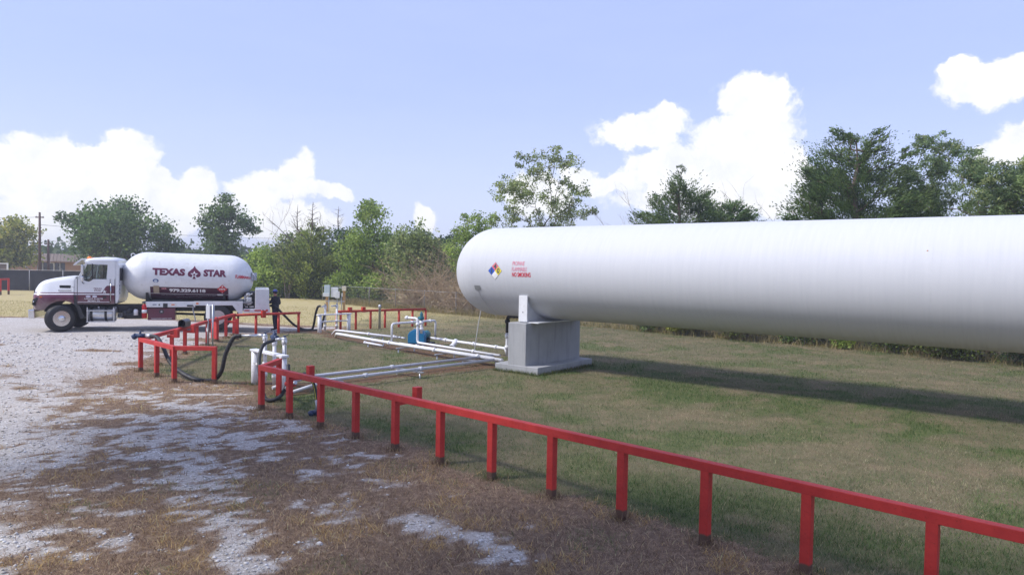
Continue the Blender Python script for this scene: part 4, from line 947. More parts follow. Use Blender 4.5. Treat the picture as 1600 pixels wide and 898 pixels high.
def stand(x, y, rz, w, h, lb):
    e = empty('pipe_support', (x, y, 0), rz); tag(e, lb, 'support', 'low steel pipe supports')
    mb = MB(); mb.box(-w, w, -.04, .04, h - .03, h); mb.build('crossbar', GALV, e)
    for sx in (-w * .8, w * .8):
        mb = MB(); mb.lathe([(.022, -.15), (.022, h - .03)], (sx, 0, 0), 'z', 8); mb.build('leg', GALV, e)
for (x, y, rz, w_, h_, lb) in ((-4.95, 25.5, 45, .42, .175, 'pipe support left of the pump arch'), (-3.6, 23.98, 45, .42, .175, 'pipe support in front of the blue pump'), (-2.1, 22.5, 45, .45, .175, 'pipe support midway between pump and pier'), (-.95, 21.05, 0, .62, .17, 'pipe support where the grey and white pipes meet near the pier'), (-2.75, 18.7, -42, .6, .19, 'pipe support under the middle of the two grey pipes'), (-4.4, 17.0, -42, .5, .19, 'pipe support under the two grey pipes near the stand'), (-5.2, 27.1, 45, .3, .205, 'pipe support under the far white pipe')):
    stand(x, y, math.radians(rz), w_, h_, lb)
# pump: blue belt guard, motor, skid, teal valve
pu = empty('transfer_pump', (-3.52, 26.1, 0), math.radians(-12)); tag(pu, 'bright blue guarded transfer pump with dark teal motor', 'pump')
g_poly = [(-.33, .08), (.33, .08), (.33, .42), (.24, .56), (.08, .62), (-.1, .60), (-.27, .50), (-.33, .40)]
mb = MB(); mb.prism(g_poly, -.13, .1, 'xz'); mb.build('belt_guard', BLUE, pu, .02)
mb = MB(); mb.lathe([(.05, 0), (.13, .02), (.15, .06), (.15, .42), (.12, .46), (.06, .5)], (.2, .12, .38), 'y', 16); mb.build('motor', TEAL, pu)
mb = MB(); mb.box(.05, .35, .2, .45, .1, .23); mb.box(-.35, .5, .1, .6, .02, .1); mb.build('skid', BLACK, pu)
for x in (-.12, -.04):
    mb = MB(); mb.lathe([(.02, 0), (.02, .05)], (x, 0, .6), 'z', 8); mb.build('bolt', GALV, pu)
for sx in (-.25, .25):
    mb = MB(); mb.box(sx - .03, sx + .03, -.1, .08, -.1, .08); mb.build('foot', GALV, pu)
tv = empty('relief_valve', (-3.30, 25.55, 0)); tag(tv, 'teal valve on a white riser above the blue pump', 'valve')
pipe([(0, 0, .5), (0, 0, 1.0)], .05, 'riser', PIPEW, tv, flanges=[(0, 0, .66), (0, 0, .9)])
mb = MB(); mb.lathe([(.03, 0), (.085, .03), (.085, .1), (.055, .16), (.065, .22), (.03, .3), (.01, .33)], (0, 0, .98), 'z', 12); mb.tube([(-.12, .05, 1.07), (.08, 0, 1.07)], .05, 10); mb.build('valve_body', TEAL, tv)

# ------------------------------------------------------------------ hoses
def hose(pts, r, label, stripe=None, name='transfer_hose', ends=()):
    p0 = Vector(pts[0]); e = empty(name, (p0.x, p0.y, 0)); tag(e, label, 'hose', 'black transfer hoses')
    o = Vector((p0.x, p0.y, 0)); path = [p - o for p in spline(pts, 10)]
    mb = MB(); mb.tube(path, r, 12); mb.build('hose', RUBBER, e)
    if stripe:
        mb = MB(); mb.tube([p + Vector((-.004, -r * .93, .0)) for p in path], r * .22, 5); mb.build('stripe', pm('hose_stripe', lin(*stripe), .6), e)
    for k in ends:
        a = path[0] if k == 0 else path[-1]; b = path[3] if k == 0 else path[-4]; d = (a - b).normalized()
        mb = MB(); mb.tube([b, a, a + d * .12], r * 1.15, 10); mb.build('coupling', GALV, e)
    return e
h1 = hose([(-6.62, 17.07, 1.19), (-6.80, 17.05, 1.14), (-6.98, 17.02, .74), (-7.1, 17.05, .3), (-7.4, 17.25, .06), (-7.95, 17.36, .07), (-8.7, 17.85, .34), (-9.15, 18.25, .78), (-9.45, 18.55, .955), (-9.75, 18.72, .965)], .05, 'thick black hose sagging from the near stand over the left red rail', ends=(1,))
vn = empty('hose_end_valve', (-9.93, 18.74, .917)); tag(vn, 'blue grey hose end valve resting on the corner of the left rail', 'valve')
mb = MB(); mb.tube([(.06, 0, .055), (-.18, .02, .05)], .055, 12); mb.tube([(-.18, .02, .05), (-.26, .03, .0)], .075, 12); mb.tube([(-.06, 0, .05), (-.06, 0, .17)], .03, 8); mb.build('body', NAVY, vn)
mb = MB(); mb.tube([(-.14, 0, .18), (.03, 0, .175)], .014, 6); mb.build('handle', NAVY, vn)
h2 = hose([(-5.56, 16.32, 1.18), (-5.72, 16.05, 1.08), (-5.7, 15.75, .75), (-5.5, 15.35, .3), (-5.25, 14.95, .06), (-5.02, 14.98, .07), (-4.95, 15.3, .25), (-4.98, 15.55, .5), (-5.02, 15.7, .7)], .042, 'black hose looped down behind the start of the front red rail')
h3 = hose([(-4.15, 13.95, .79), (-3.98, 13.85, .74), (-3.86, 13.75, .5), (-3.80, 13.68, .22)], .032, 'short black hose with yellow stripe hanging behind the front red rail', (206, 196, 60), ends=(1,))
mb = MB(); mb.tube([(0, 0, 0), (0, 0, -.14)], .05, 10); mb.tube([(-.09, 0, -.08), (.07, 0, -.05)], .05, 10); mb.tube([(-.16, -.02, -.12), (-.09, 0, -.08)], .06, 10)
mb.build('end_valve', NAVY, h3, loc=(.36, -.27, .14))
mn = empty('manifold', (-4.55, 14.35, 0)); tag(mn, 'small pipe manifold with a red valve behind the front red rail', 'manifold')
pipe([(-.45, 1.1, .2), (-.05, .1, .45), (.15, -.1, .55)], .035, 'pipe', GALV, mn, flanges=[(-.2, .5, .33)])
mb = MB(); mb.lathe([(.03, 0), (.07, .03), (.07, .1), (.03, .13)], (.0, .0, .44), 'z', 10); mb.tube([(-.1, .02, .5), (.12, -.04, .5)], .045, 8); mb.build('valve', RED, mn)

# ------------------------------------------------------------------ delivery truck (x runs to its rear, y to its far side)
TW = 2.4
truck = empty('propane_truck', (-17.35, 26.85, .17), math.radians(20)); tag(truck, 'white and maroon propane delivery truck parked on the gravel', 'truck')
MAROON = lin(92, 26, 52)
def cab_paint():
    t = Mt('cab_paint'); c = t.coord('Object'); x, y, z = t.sep(c); n = t.noise(c, 3, 4, .5)
    wht = t.ramp(n, [(.3, (.74, .75, .76)), (.7, (.80, .80, .80))]); mar = t.ramp(n, [(.3, tuple(q * .9 for q in MAROON)), (.7, tuple(q * 1.12 for q in MAROON))])
    low = t.math('LESS_THAN', z, 1.44); band = t.math('MULTIPLY', t.math('GREATER_THAN', z, 1.485), t.math('LESS_THAN', z, 1.525))
    # swoosh rising to the back of the door
    sw = t.math('MULTIPLY', t.math('GREATER_THAN', x, 1.25), t.math('LESS_THAN', z, t.math('ADD', 1.44, t.math('MULTIPLY', .36, t.step(x, 1.25, 1.55)))))
    m = t.math('MAXIMUM', t.math('MAXIMUM', low, band), t.math('MULTIPLY', sw, t.math('GREATER_THAN', z, 1.485)))
    dust = t.math('MULTIPLY', t.step(t.math('ADD', z, t.math('MULTIPLY', t.math('SUBTRACT', t.noise(c, 7, 5, .65), .5), .5)), 1.35, .95), .45)   # road dust on the lower panels
    t.set(Base_Color=t.mix(dust, t.mix(m, wht, mar), (.36, .32, .28)), Roughness=.35); t.bs.inputs['Coat Weight'].default_value = .5; t.bs.inputs['Coat Roughness'].default_value = .1; return t.m
CAB = cab_paint()
CHROME = pm('chrome', (.72, .73, .75), .18, metal=1., var=.08, scale=5)
ALU = pm('brushed_aluminium', (.62, .63, .65), .32, metal=.9, var=.12, scale=5)
MAR = pm('maroon_paint', MAROON, .35, var=.1, scale=4, coat=.4)
TRW = pm('truck_white', (.74, .75, .76), .38, var=.07, scale=3, coat=.25, dirt=(.64, .63, .61))
AMBER = pm('amber_lens', lin(226, 120, 20), .3, var=.1); REDL = pm('red_lens', lin(190, 30, 30), .3, var=.1)
def glass_mat():
    t = Mt('window_glass'); t.set(Base_Color=(.55, .62, .62, 1), Roughness=.03); t.bs.inputs['Transmission Weight'].default_value = .0
    tr = t.n('ShaderNodeBsdfTransparent'); tr.inputs[0].default_value = (.72, .80, .80, 1); gl = t.n('ShaderNodeBsdfGlossy'); gl.inputs['Roughness'].default_value = .03
    fr = t.n('ShaderNodeFresnel'); fr.inputs[0].default_value = 1.5; mx = t.n('ShaderNodeMixShader'); t.l(t.math('ADD', fr.outputs[0], .06, True), mx.inputs[0]); t.l(tr.outputs[0], mx.inputs[1]); t.l(gl.outputs[0], mx.inputs[2]); t.l(mx.outputs[0], t.out.inputs[0]); return t.m
GLASS = glass_mat(); DARK = pm('interior_dark', (.03, .03, .033), .8, var=.2)
# chassis
for yy in (.74, 1.56):
    mb = MB(); mb.box(-.75, 7.35, yy, yy + .09, .74, 1.0); mb.build('chassis_rail', BLACK, truck)
mb = MB(); [mb.box(x, x + .1, .83, 1.56, .78, .96) for x in (.6, 2.2, 3.6, 4.6, 6.4, 7.2)]; mb.build('cross_member', BLACK, truck)
mb = MB(); mb.tube([(5.55, .3, .52), (5.55, 2.1, .52)], .08, 10); mb.ball((5.55, 1.2, .52), .24, 14); mb.tube([(.9, 1.2, .75), (5.3, 1.2, .55)], .05, 8); mb.build('drive_axle', BLACK, truck)
mb = MB(); mb.tube([(0, .35, .5), (0, 2.05, .5)], .06, 8); mb.build('front_axle', BLACK, truck)
# hood and wings in one skin
def arch(s):
    return max(.84, .54 + math.sqrt(max(0, .66 ** 2 - s * s))) if abs(s) < .66 else .84
ztop = lambda s: float(np.interp(s, [-1.02, -.97, -.88, -.7, -.45, -.1, .2, .42], [1.46, 1.70, 1.86, 1.98, 2.05, 2.11, 2.15, 2.13]))
wid = lambda s: float(np.interp(s, [-1.02, -.95, -.8, -.5, .42], [.34, .2, .1, .06, .08]))
secs = []
for s in [-1.02, -.98, -.93, -.85, -.75] + [-.66 + .066 * k for k in range(21)] + [.68]:
    if s > .42: continue
    e = wid(s); zt = ztop(s); zb = arch(s)
    half = [(e + .02, zb), (e, zb + .05 if zb < 1.25 else zb + .01), (e, max(zb + .06, 1.28)), (e + .03, max(zb + .1, 1.40)), (e + .10, 1.47), (e + .17, 1.55 if zt > 1.7 else min(1.5, zt - .05)), (e + .22, zt - .16 if zt > 1.75 else zt - .04), (e + .32, zt - .05), (e + .5, zt - .005), (1.2, zt + .015)]
    secs.append([(s, y, z) for y, z in half] + [(s, TW - y, z) for y, z in reversed(half[:-1])])
mb = MB(); mb.loft(secs, True, True); hood = mb.build('hood', CAB, truck)
# skirt of the wing behind the wheel, mud guard
mb = MB(); mb.prism([(.40, 1.42), (.46, 1.42), (.50, 1.1), (.62, .95), (.74, .62), (.74, .5), (.6, .5), (.52, .85), (.44, 1.02), (.40, 1.1)], .09, .62, 'xz'); mb.build('mud_guard', BLACK, truck, .01)
mb = MB(); mb.prism([(.40, 1.42), (.46, 1.42), (.50, 1.1), (.62, .95), (.74, .62), (.74, .5), (.6, .5), (.52, .85), (.44, 1.02), (.40, 1.1)], 1.78, 2.31, 'xz'); mb.build('mud_guard', BLACK, truck, .01)
mb = MB(); mb.box(-.13, .25, .255, .285, 1.68, 1.80); o = mb.build('hood_vent', BLACK, hood, .02)
mb = MB(); [mb.box(-.09, .21, .247, .256, z, z + .012) for z in (1.71, 1.735, 1.76)]; mb.build('louvre', DARK, o)
put(text_bm('P15', .09, 0, 1.0, 0), lambda x, y: (.34 + x, .262 - .0, 1.72 + y), 'lettering', pm('grey_letter', (.3, .3, .32), .5), hood)
mb = MB(); mb.box(-.16, .28, .222, .246, 1.575, 1.625); mb.build('badge', CHROME, hood, .004)
mb = MB(); mb.prism([(-1.04, 1.0), (-1.04, 1.55), (-.99, 1.62), (-.96, 1.62), (-.96, 1.0)], .52, 1.88, 'xz'); o = mb.build('grille', BLACK, truck, .01)
mb = MB(); [mb.box(-1.055, -1.035, .55, 1.85, z, z + .02) for z in np.arange(1.05, 1.55, .06)]; mb.build('grille_bar', CHROME, o)
for sg, y0 in ((1, .16), (-1, 2.24)):
    mb = MB(); mb.prism([(-1.0, 1.05), (-.98, 1.25), (-.84, 1.34), (-.80, 1.28), (-.90, 1.1), (-.92, 1.0)], y0 - .05 * sg, y0 + .28 * sg, 'xz'); o = mb.build('headlight', DARK, truck, .015)
    mb = MB(); mb.ball((-.95, y0 - .01 * sg, 1.17), .065, 12, (.5, .8, 1)); mb.build('lens', CHROME, o)
mb = MB(); mb.box(-.74, -.66, .052, .075, 1.33, 1.37); mb.build('side_marker', AMBER, truck)
mb = MB(); mb.prism([(-1.12, .52), (-1.13, .86), (-.92, .88), (-.9, .52)], .1, 2.3, 'xz'); mb.build('front_bumper', CHROME, truck, .03)
# cab: lower body, pillars, roof, back wall
def strip(poly, name, mat, inset=0., th=.05, bevel=.008, parent=None):
    for y0, y1 in ((.1 + inset, .1 + inset + th), (TW - .1 - inset - th, TW - .1 - inset)):
        mb = MB(); mb.prism(poly, y0, y1, 'xz'); mb.build(name, mat, parent or truck, bevel)
lower = [(.42, 1.10), (.42, 2.10), (.50, 2.06), (.90, 1.94), (1.06, 2.05), (1.50, 2.05), (1.78, 2.06), (1.78, 1.08), (.5, 1.08)]
strip(lower, 'cab_side', CAB)
strip([(.50, 2.062), (.78, 2.70), (.86, 2.70), (.60, 2.035)], 'front_pillar', CAB, .012, .06)
strip([(1.50, 2.052), (1.54, 2.60), (1.47, 2.70), (1.80, 2.72), (1.80, 2.062)], 'rear_pillar', CAB, .012, .06)
strip([(.782, 2.63), (.782, 2.71), (1.47, 2.72), (1.535, 2.62)], 'door_header', CAB, .014, .055)
roof = []
for k, s in enumerate((.70, .78, .95, 1.3, 1.65, 1.83, 1.9)):
    h_ = (0, .045, .10, .13, .12, .08, .0)[k]; e = (.25, .16, .13, .12, .12, .14, .2)[k]; b_ = 2.70
    roof.append([(s, e, b_), (s, e, b_ + .06 + h_ * .3), (s, e + .07, b_ + .09 + h_ * .6), (s, e + .3, b_ + .10 + h_ * .8), (s, 1.2, b_ + .10 + h_)] + [(s, TW - q, z) for q, z in ((e + .3, b_ + .10 + h_ * .8), (e + .07, b_ + .09 + h_ * .6), (e, b_ + .06 + h_ * .3), (e, b_))])
mb = MB(); mb.loft(roof, True, True, closed=True); mb.build('roof', TRW, truck)
mb = MB(); mb.prism([(1.79, 1.1), (1.79, 2.72), (1.86, 2.74), (1.93, 2.62), (1.93, 1.28), (1.86, 1.1)], .14, TW - .14, 'xz'); bw = mb.build('back_wall', TRW, truck, .03)
mb = MB(); mb.box(1.925, 1.945, .3, .9, 2.0, 2.5); mb.build('rear_window', DARK, bw, .004)
for z in (1.45, 1.6, 1.75, 1.9):
    mb = MB(); mb.box(1.93, 1.95, .22, .30, z, z + .1); mb.build('vent', pm('vent_grey', (.3, .32, .36), .5), bw)
mb = MB(); mb.box(.44, 1.8, .15, TW - .15, 1.06, 1.12); mb.build('floor', DARK, truck)
mb = MB(); mb.box(.44, .74, .16, TW - .16, 1.3, 2.02); mb.build('dashboard', DARK, truck, .05)
for y0 in (.35, 1.5):
    mb = MB(); mb.box(1.1, 1.6, y0, y0 + .5, 1.35, 1.55); mb.prism([(1.5, 1.55), (1.62, 2.3), (1.74, 2.3), (1.66, 1.5)], y0, y0 + .5, 'xz'); mb.prism([(1.6, 2.33), (1.63, 2.52), (1.71, 2.52), (1.7, 2.33)], y0 + .12, y0 + .38, 'xz'); mb.build('seat', pm('seat_grey', (.09, .09, .1), .8), truck, .03)
mb = MB(); pts = [(.86 + .07 * math.cos(a), .6 + .2 * math.sin(a), 2.0 + .17 * math.cos(a)) for a in [2 * math.pi * k / 24 for k in range(25)]]; mb.tube(pts, .015, 6, cap=False); mb.tube([(.7, .6, 1.9), (.86, .6, 2.0)], .02, 6); mb.build('steering_wheel', BLACK, truck)
# windscreen, side glass
mb = MB(); mb.add([(.50, .2, 2.08), (.50, TW - .2, 2.08), (.80, TW - .24, 2.71), (.80, .24, 2.71), (.52, .2, 2.08), (.52, TW - .2, 2.08), (.82, TW - .24, 2.71), (.82, .24, 2.71)], [(0, 1, 2, 3), (7, 6, 5, 4), (0, 4, 5, 1), (1, 5, 6, 2), (2, 6, 7, 3), (3, 7, 4, 0)]); mb.build('windscreen', GLASS, truck)
for y0 in (.135, TW - .141):
    mb = MB(); mb.prism([(.60, 2.03), (.9, 1.94), (1.06, 2.05), (1.5, 2.05), (1.53, 2.63), (.86, 2.65)], y0, y0 + .006, 'xz'); mb.build('side_window', GLASS, truck)
for y0, y1 in ((.095, .15), (TW - .15, TW - .095)):
    mb = MB(); mb.box(1.0, 1.03, y0, y1, 2.03, 2.65); mb.build('quarter_bar', BLACK, truck)
# door skin, seam, handle
mb = MB(); mb.prism([(.52, 1.13), (.52, 2.05), (.9, 1.93), (1.06, 2.04), (1.62, 2.04), (1.62, 1.13)], .085, .102, 'xz'); door = mb.build('door', CAB, truck, .006)
mb = MB(); mb.box(1.38, 1.50, .062, .09, 1.31, 1.39); mb.build('handle', BLACK, door, .01)
mb = MB(); mb.box(.505, .518, .083, .104, 1.12, 2.08); mb.box(1.624, 1.636, .083, .104, 1.12, 2.06); mb.box(.505, 1.636, .083, .104, 1.115, 1.128); mb.build('door_seal', BLACK, door)
mb = MB(); mb.box(.52, 1.62, .08, .086, 1.145, 1.16); mb.build('trim_line', pm('letter_white', (.78, .78, .78), .5), door)
LW = MATS['letter_white']; LM = pm('letter_maroon', lin(104, 36, 66), .45, var=.08, scale=20)
flat = lambda x0, z0, yy=.078: (lambda x, y: (x0 + x, yy, z0 + y))
for s_, z_, sz in (('USDOT 2136196', 1.285, .078), ('BRYAN, TX', 1.205, .072)): put(text_bm(s_, sz, .0015, 1.15, 0), flat(1.07, z_), 'lettering', LW, door)
for x_ in (.88, 1.10):
    put(shape_bm([(.085 * math.cos(a), .045 * math.sin(a)) for a in [2 * math.pi * k / 20 for k in range(20)]], 0), flat(x_, 1.375), 'oval_badge', pm('oval_pale', (.62, .60, .68), .5), door)
for s_, z_, sz in (('TEXAS', 1.68, .085), ('STAR', 1.60, .085)): put(text_bm(s_, sz, .001, 1.15, 0), flat(1.2, z_), 'lettering', LM, door)
def star(r, ri, n=5, a0=90): return [((r if k % 2 == 0 else ri) * math.cos(math.radians(a0 + 180 * k / n)), (r if k % 2 == 0 else ri) * math.sin(math.radians(a0 + 180 * k / n))) for k in range(2 * n)]
put(shape_bm(star(.08, .034), 0), flat(1.44, 1.56, .076), 'star', LW, door)
mb = MB(); mb.tube([(1.66, .05, 1.2), (1.66, .05, 1.9)], .014, 8); mb.tube([(1.66, .05, 1.22), (1.66, .1, 1.22)], .012, 6); mb.tube([(1.66, .05, 1.88), (1.66, .1, 1.88)], .012, 6); mb.build('grab_handle', CHROME, truck)
# sun visor, beacon, mirrors
mb = MB(); mb.prism([(.34, 2.60), (.42, 2.68), (.62, 2.85), (.80, 2.84), (.80, 2.80), (.64, 2.80), (.45, 2.62), (.36, 2.575)], .2, TW - .2, 'xz'); mb.build('sun_visor', TRW, truck, .006)
for y0 in (.45, .95, 1.45, 1.95):
    mb = MB(); mb.ball((.9, y0, 2.86), .07, 10, (1.3, .8, .55)); mb.build('roof_marker', AMBER, truck)
mb = MB(); mb.lathe([(.09, 0), (.09, .05), (.06, .10), (.02, .12)], (.82, .62, 2.83), 'z', 14); mb.build('beacon', AMBER, truck)
for y0, sg in ((.1, -1), (TW - .1, 1)):
    m = MB(); m.tube(spline([(.66, y0, 2.62), (.70, y0 + sg * .16, 2.66), (.72, y0 + sg * .24, 2.5), (.72, y0 + sg * .24, 2.0), (.72, y0 + sg * .12, 1.9), (.74, y0, 1.88)], 4), .016, 6); mi = m.build('mirror', BLACK, truck)
    m = MB(); m.box(.70, .80, y0 + sg * .30 - .1, y0 + sg * .30 + .1, 2.22, 2.6); m.build('mirror_head', CHROME, mi, .03)
    m = MB(); m.box(.69, .80, y0 + sg * .29 - .09, y0 + sg * .29 + .09, 1.96, 2.18); m.build('spot_mirror', CHROME, mi, .04)
# fuel tank and steps
for y0 in (.44, 1.96):
    mb = MB(); mb.lathe([(.02, .84), (.25, .845), (.285, .87), (.285, 1.77), (.25, 1.8), (.02, 1.805)], (0, y0, .67), 'x', 24); ft = mb.build('fuel_tank', ALU, truck)
    for x in (.92, 1.42):
        mb = MB(); pts = [(x, y0 + .292 * math.cos(a), .67 + .292 * math.sin(a)) for a in [2 * math.pi * k / 28 for k in range(29)]]
        m2 = [(p[0] + .09, p[1], p[2]) for p in pts]; mb.loft([pts, m2], True, False); mb.build('strap', BLACK, ft)
mb = MB(); mb.box(.82, 1.8, .06, .2, .36, .40); mb.box(.82, 1.8, .07, .17, .80, .84); [mb.box(x, x + .035, .08, .13, .36, .95) for x in (.83, 1.74)]; mb.build('step', ALU, truck, .006)
mb = MB(); mb.lathe([(.05, 0), (.05, .04)], (1.2, .3, .93), 'z', 12); mb.build('fuel_cap', CHROME, truck)
# underbody bits between cab and tank box
mb = MB(); mb.lathe([(.02, 0), (.15, .02), (.15, .72), (.02, .74)], (2.05, .4, .62), 'x', 16); mb.ball((2.25, .35, .78), .13, 10); mb.lathe([(.1, 0), (.1, .28)], (2.12, .34, .55), 'z', 12); mb.box(2.0, 2.8, .3, .7, .50, .58); mb.build('air_tank', BLACK, truck)
mb = MB(); mb.lathe([(.08, 0), (.08, .2), (.05, .24)], (2.52, .22, .62), 'z', 12); mb.build('canister', PIPEW, truck)
fx = MB(); fx.lathe([(.02, 0), (.095, .01), (.095, .5), (.06, .56), (.03, .58)], (2.84, .12, .5), 'z', 14); fx = fx.build('fire_extinguisher', pm('extinguisher_red', lin(186, 28, 34), .35), truck)
mb = MB(); mb.lathe([(.098, 0), (.098, .13)], (2.84, .12, .72), 'z', 14); mb.build('label_band', LW, fx)
mb = MB(); mb.tube([(2.84, .12, 1.07), (2.84, .12, 1.13), (2.76, .12, 1.14)], .02, 6); mb.build('handle', BLACK, fx)
# wheels
def wheel(x, y, steer=0., flip=1, dual=False, lb=None):
    wv = empty('wheel', (x, y, .52), steer); wv.parent = truck
    R_ = .52; hw = .14
    def tyre(y0):
        pr = [(.29, 0), (.33, -.005), (.42, -.01), (.48, .012), (.512, .05), (.52, .09), (.52, 2 * hw - .09), (.512, 2 * hw - .05), (.48, 2 * hw - .012), (.42, 2 * hw + .01), (.29, 2 * hw)]
        mb = MB(); mb.lathe([(a, y0 + b) for a, b in pr], (0, 0, 0), 'y', 40); return mb.build('tyre', RUBBER, wv)
    ty = tyre(0)
    for k in range(4):
        ring_ = MB(); yy = .06 + k * .053; pts = [(.518 * math.cos(a), yy, .518 * math.sin(a)) for a in [2 * math.pi * q / 40 for q in range(41)]]; ring_.tube(pts, .008, 4, cap=False); ring_.build('tread_rib', BLACK, ty)
    if dual: tyre(.34)
    dish = .16 if dual else .02
    mb = MB(); mb.lathe([(.295, -.004), (.30, .02), (.27, .03), (.255, .05 + dish), (.13, .04 + dish), (.12, .03 + dish), (.12, -.03 if not dual else .04), (.09, -.06 if not dual else .0), (.02, -.065 if not dual else -.005)], (0, 0, 0), 'y', 32); rim = mb.build('rim', CHROME if not dual else ALU, wv)
    for k in range(10):
        a = 2 * math.pi * k / 10; mb = MB(); mb.lathe([(.036, 0), (.036, .03)], (.195 * math.cos(a), .022 + dish, .2 * math.sin(a)), 'y', 8); mb.build('hand_hole', DARK, rim)
    if flip < 0: wv.rotation_euler.z = math.pi + steer
    return wv
wheel(0, .03, math.radians(28)); wheel(0, TW - .03, math.radians(28), -1)
wheel(5.55, .02, 0, 1, True); wheel(5.55, TW - .02, 0, -1, True)
# ------------------------------------------------- bulk tank on the truck
RB = .985; TILT = -.02
bt = empty('bulk_tank', (4.4, 1.2, 2.15)); bt.parent = truck; bt.rotation_euler = (0, math.radians(1.1), 0)   # sits slightly lower at the rear
A0, A1 = -1.55, 1.55
prof = [(0., A0 - .98)] + [(RB * math.sin(a), A0 - .98 * math.cos(a)) for a in [math.radians(q) for q in range(6, 90, 6)]] + [(RB, A0)] + [(RB, A0 + (A1 - A0) * k / 8) for k in range(1, 8)] + [(RB, A1)] + [(RB * math.cos(a), A1 + .98 * math.sin(a)) for a in [math.radians(q) for q in range(6, 90, 6)]] + [(0., A1 + .98)]
mb = MB(); mb.lathe(prof, (0, 0, 0), 'x', 64); mb.build('tank_shell', TRW, bt)
for x in (A0, A1): ring(bt, x, RB - .002, 0, .008, TRW, n=64)
def on_bulk(cx, cz, off=.006):
    a0 = math.asin(max(-1, min(1, cz / RB)))
    def f(x, y):
        a = a0 + y / RB; X = cx + x; r_ = RB + off
        if X > A1: r_ = RB * math.sqrt(max(.01, 1 - ((X - A1) / .98) ** 2)) + off + .004
        return (X, -r_ * math.cos(a), r_ * math.sin(a))
    return f
def patch(x0, x1, z0, z1, name, mat, off, parent=bt, label=None):
    a0, a1 = math.asin(z0 / RB), math.asin(z1 / RB); mb = MB(); k = 14; r_ = RB + off
    secs = [[(x, -r_ * math.cos(a0 + (a1 - a0) * i / k), r_ * math.sin(a0 + (a1 - a0) * i / k)) for i in range(k + 1)] for x in (x0, x1)]
    mb.loft(secs, True, False); return mb.build(name, mat, parent, label=label)
# text TEXAS (emblem) STAR
def fit(bm, wd, ht=None):
    xs = [v.co.x for v in bm.verts]; ys = [v.co.y for v in bm.verts]; k = wd / (max(xs) - min(xs)); q = (ht / (max(ys) - min(ys))) if ht else 1; cx = (max(xs) + min(xs)) / 2; cy = (max(ys) + min(ys)) / 2
    for v in bm.verts: v.co.x = (v.co.x - cx) * k; v.co.y = (v.co.y - cy) * q
    return bm
put(fit(text_bm('TEXAS', .4, .024), 1.20, .30), on_bulk(-.70, .21), 'lettering', LM, bt, 'maroon lettering left of the spade emblem'); put(fit(text_bm('STAR', .4, .024), .88, .30), on_bulk(1.03, .21), 'lettering', LM, bt, 'maroon lettering right of the spade emblem')
spade = [(.0, .31), (.05, .20), (.13, .12), (.22, .03), (.25, -.06), (.22, -.14), (.14, -.18), (.06, -.17), (.03, -.16), (.06, -.25), (-.06, -.25), (-.03, -.16), (-.06, -.17), (-.14, -.18), (-.22, -.14), (-.25, -.06), (-.22, .03), (-.13, .12), (-.05, .20)]
em = put(shape_bm(spade), on_bulk(.245, .2), 'emblem', LM, bt, 'maroon spade emblem holding a white star')
put(shape_bm([(x * 1.0, y - .07) for x, y in star(.155, .066)]), on_bulk(.245, .2, .010), 'white_star', LW, em); put(shape_bm([(x, y - .075) for x, y in star(.075, .032)]), on_bulk(.245, .2, .014), 'inner_star', LM, em)
bd = patch(-1.38, 1.56, -.955, -.405, 'maroon_band', pm('band_maroon', lin(70, 22, 44), .35, var=.1, scale=5), .004)
patch(-1.38, 1.56, -.685, -.668, 'white_line', LW, .008, bd)
put(fit(text_bm('979.329.6118', .22, .012), 1.36, .17), on_bulk(.0, -.535, .010), 'lettering', LW, bd, 'white phone number on the maroon band')
put(fit(text_bm('Full Service Residential · Commercial Propane Provider', .08, .0), 2.05, .075), on_bulk(.05, -.735, .010), 'lettering', pm('letter_grey', (.5, .48, .52), .5), bd); put(fit(text_bm('Serving the Brazos Valley', .08, .0), .95, .065), on_bulk(.05, -.81, .010), 'lettering', MATS['letter_grey'], bd)
put(fit(text_bm('24HR', .08, .004), .19, .06), on_bulk(-.87, -.47, .010), 'lettering', pm('letter_pink', lin(226, 150, 160), .5), bd)
patch(-1.26, -1.05, -.66, -.36, 'tan_plate', pm('tan_plate', lin(168, 152, 128), .5), .014)
put(shape_bm([(.11 * math.cos(a), .075 * math.sin(a)) for a in [2 * math.pi * k / 18 for k in range(18)]]), on_bulk(-1.17, -.16), 'blue_decal', pm('decal_blue', lin(60, 90, 140), .5), bt)
put(shape_bm([(.06 * math.cos(a), .05 * math.sin(a) - .012) for a in [2 * math.pi * k / 18 for k in range(18)]]), on_bulk(-1.17, -.16, .01), 'decal_centre', pm('decal_pale', (.55, .62, .7), .5), bt)
dm = put(shape_bm(rotated(.2, 0, 0)), on_bulk(1.32, -.44, .016), 'red_placard', pm('placard_flame', lin(206, 44, 50), .4), bt)
put(fit(text_bm('1075', .1, .004), .24, .085), on_bulk(1.32, -.44, .022), 'lettering', LW, dm); put(fit(text_bm('2', .07, .003), .03, .05), on_bulk(1.32, -.565, .022), 'lettering', LW, dm)
put(shape_bm([(0, .05), (.02, .01), (.025, -.03), (0, -.05), (-.025, -.03), (-.02, .01)]), on_bulk(1.32, -.325, .022), 'flame', LW, dm)
patch(1.13, 1.43, -.71, -.645, 'white_label', LW, .016)
put(fit(text_bm('FLAMMABLE', .17, .005), .6, .16), on_bulk(2.12, .10, .008), 'lettering', LETRED, bt, 'red word FLAMMABLE curving round the rear of the truck tank')
mb = MB(); pts = [(-2.13 + .075 * math.cos(a), -.1, .83 + .075 * math.sin(a)) for a in [2 * math.pi * k / 16 for k in range(17)]]; mb.tube(pts, .018, 6, cap=False); mb.build('lifting_lug', TRW, bt)
mb = MB(); mb.box(1.95, 2.2, -.3, -.1, .78, .92); mb.build('vent_box', TRW, bt, .01, rot=(0, math.radians(6), 0))
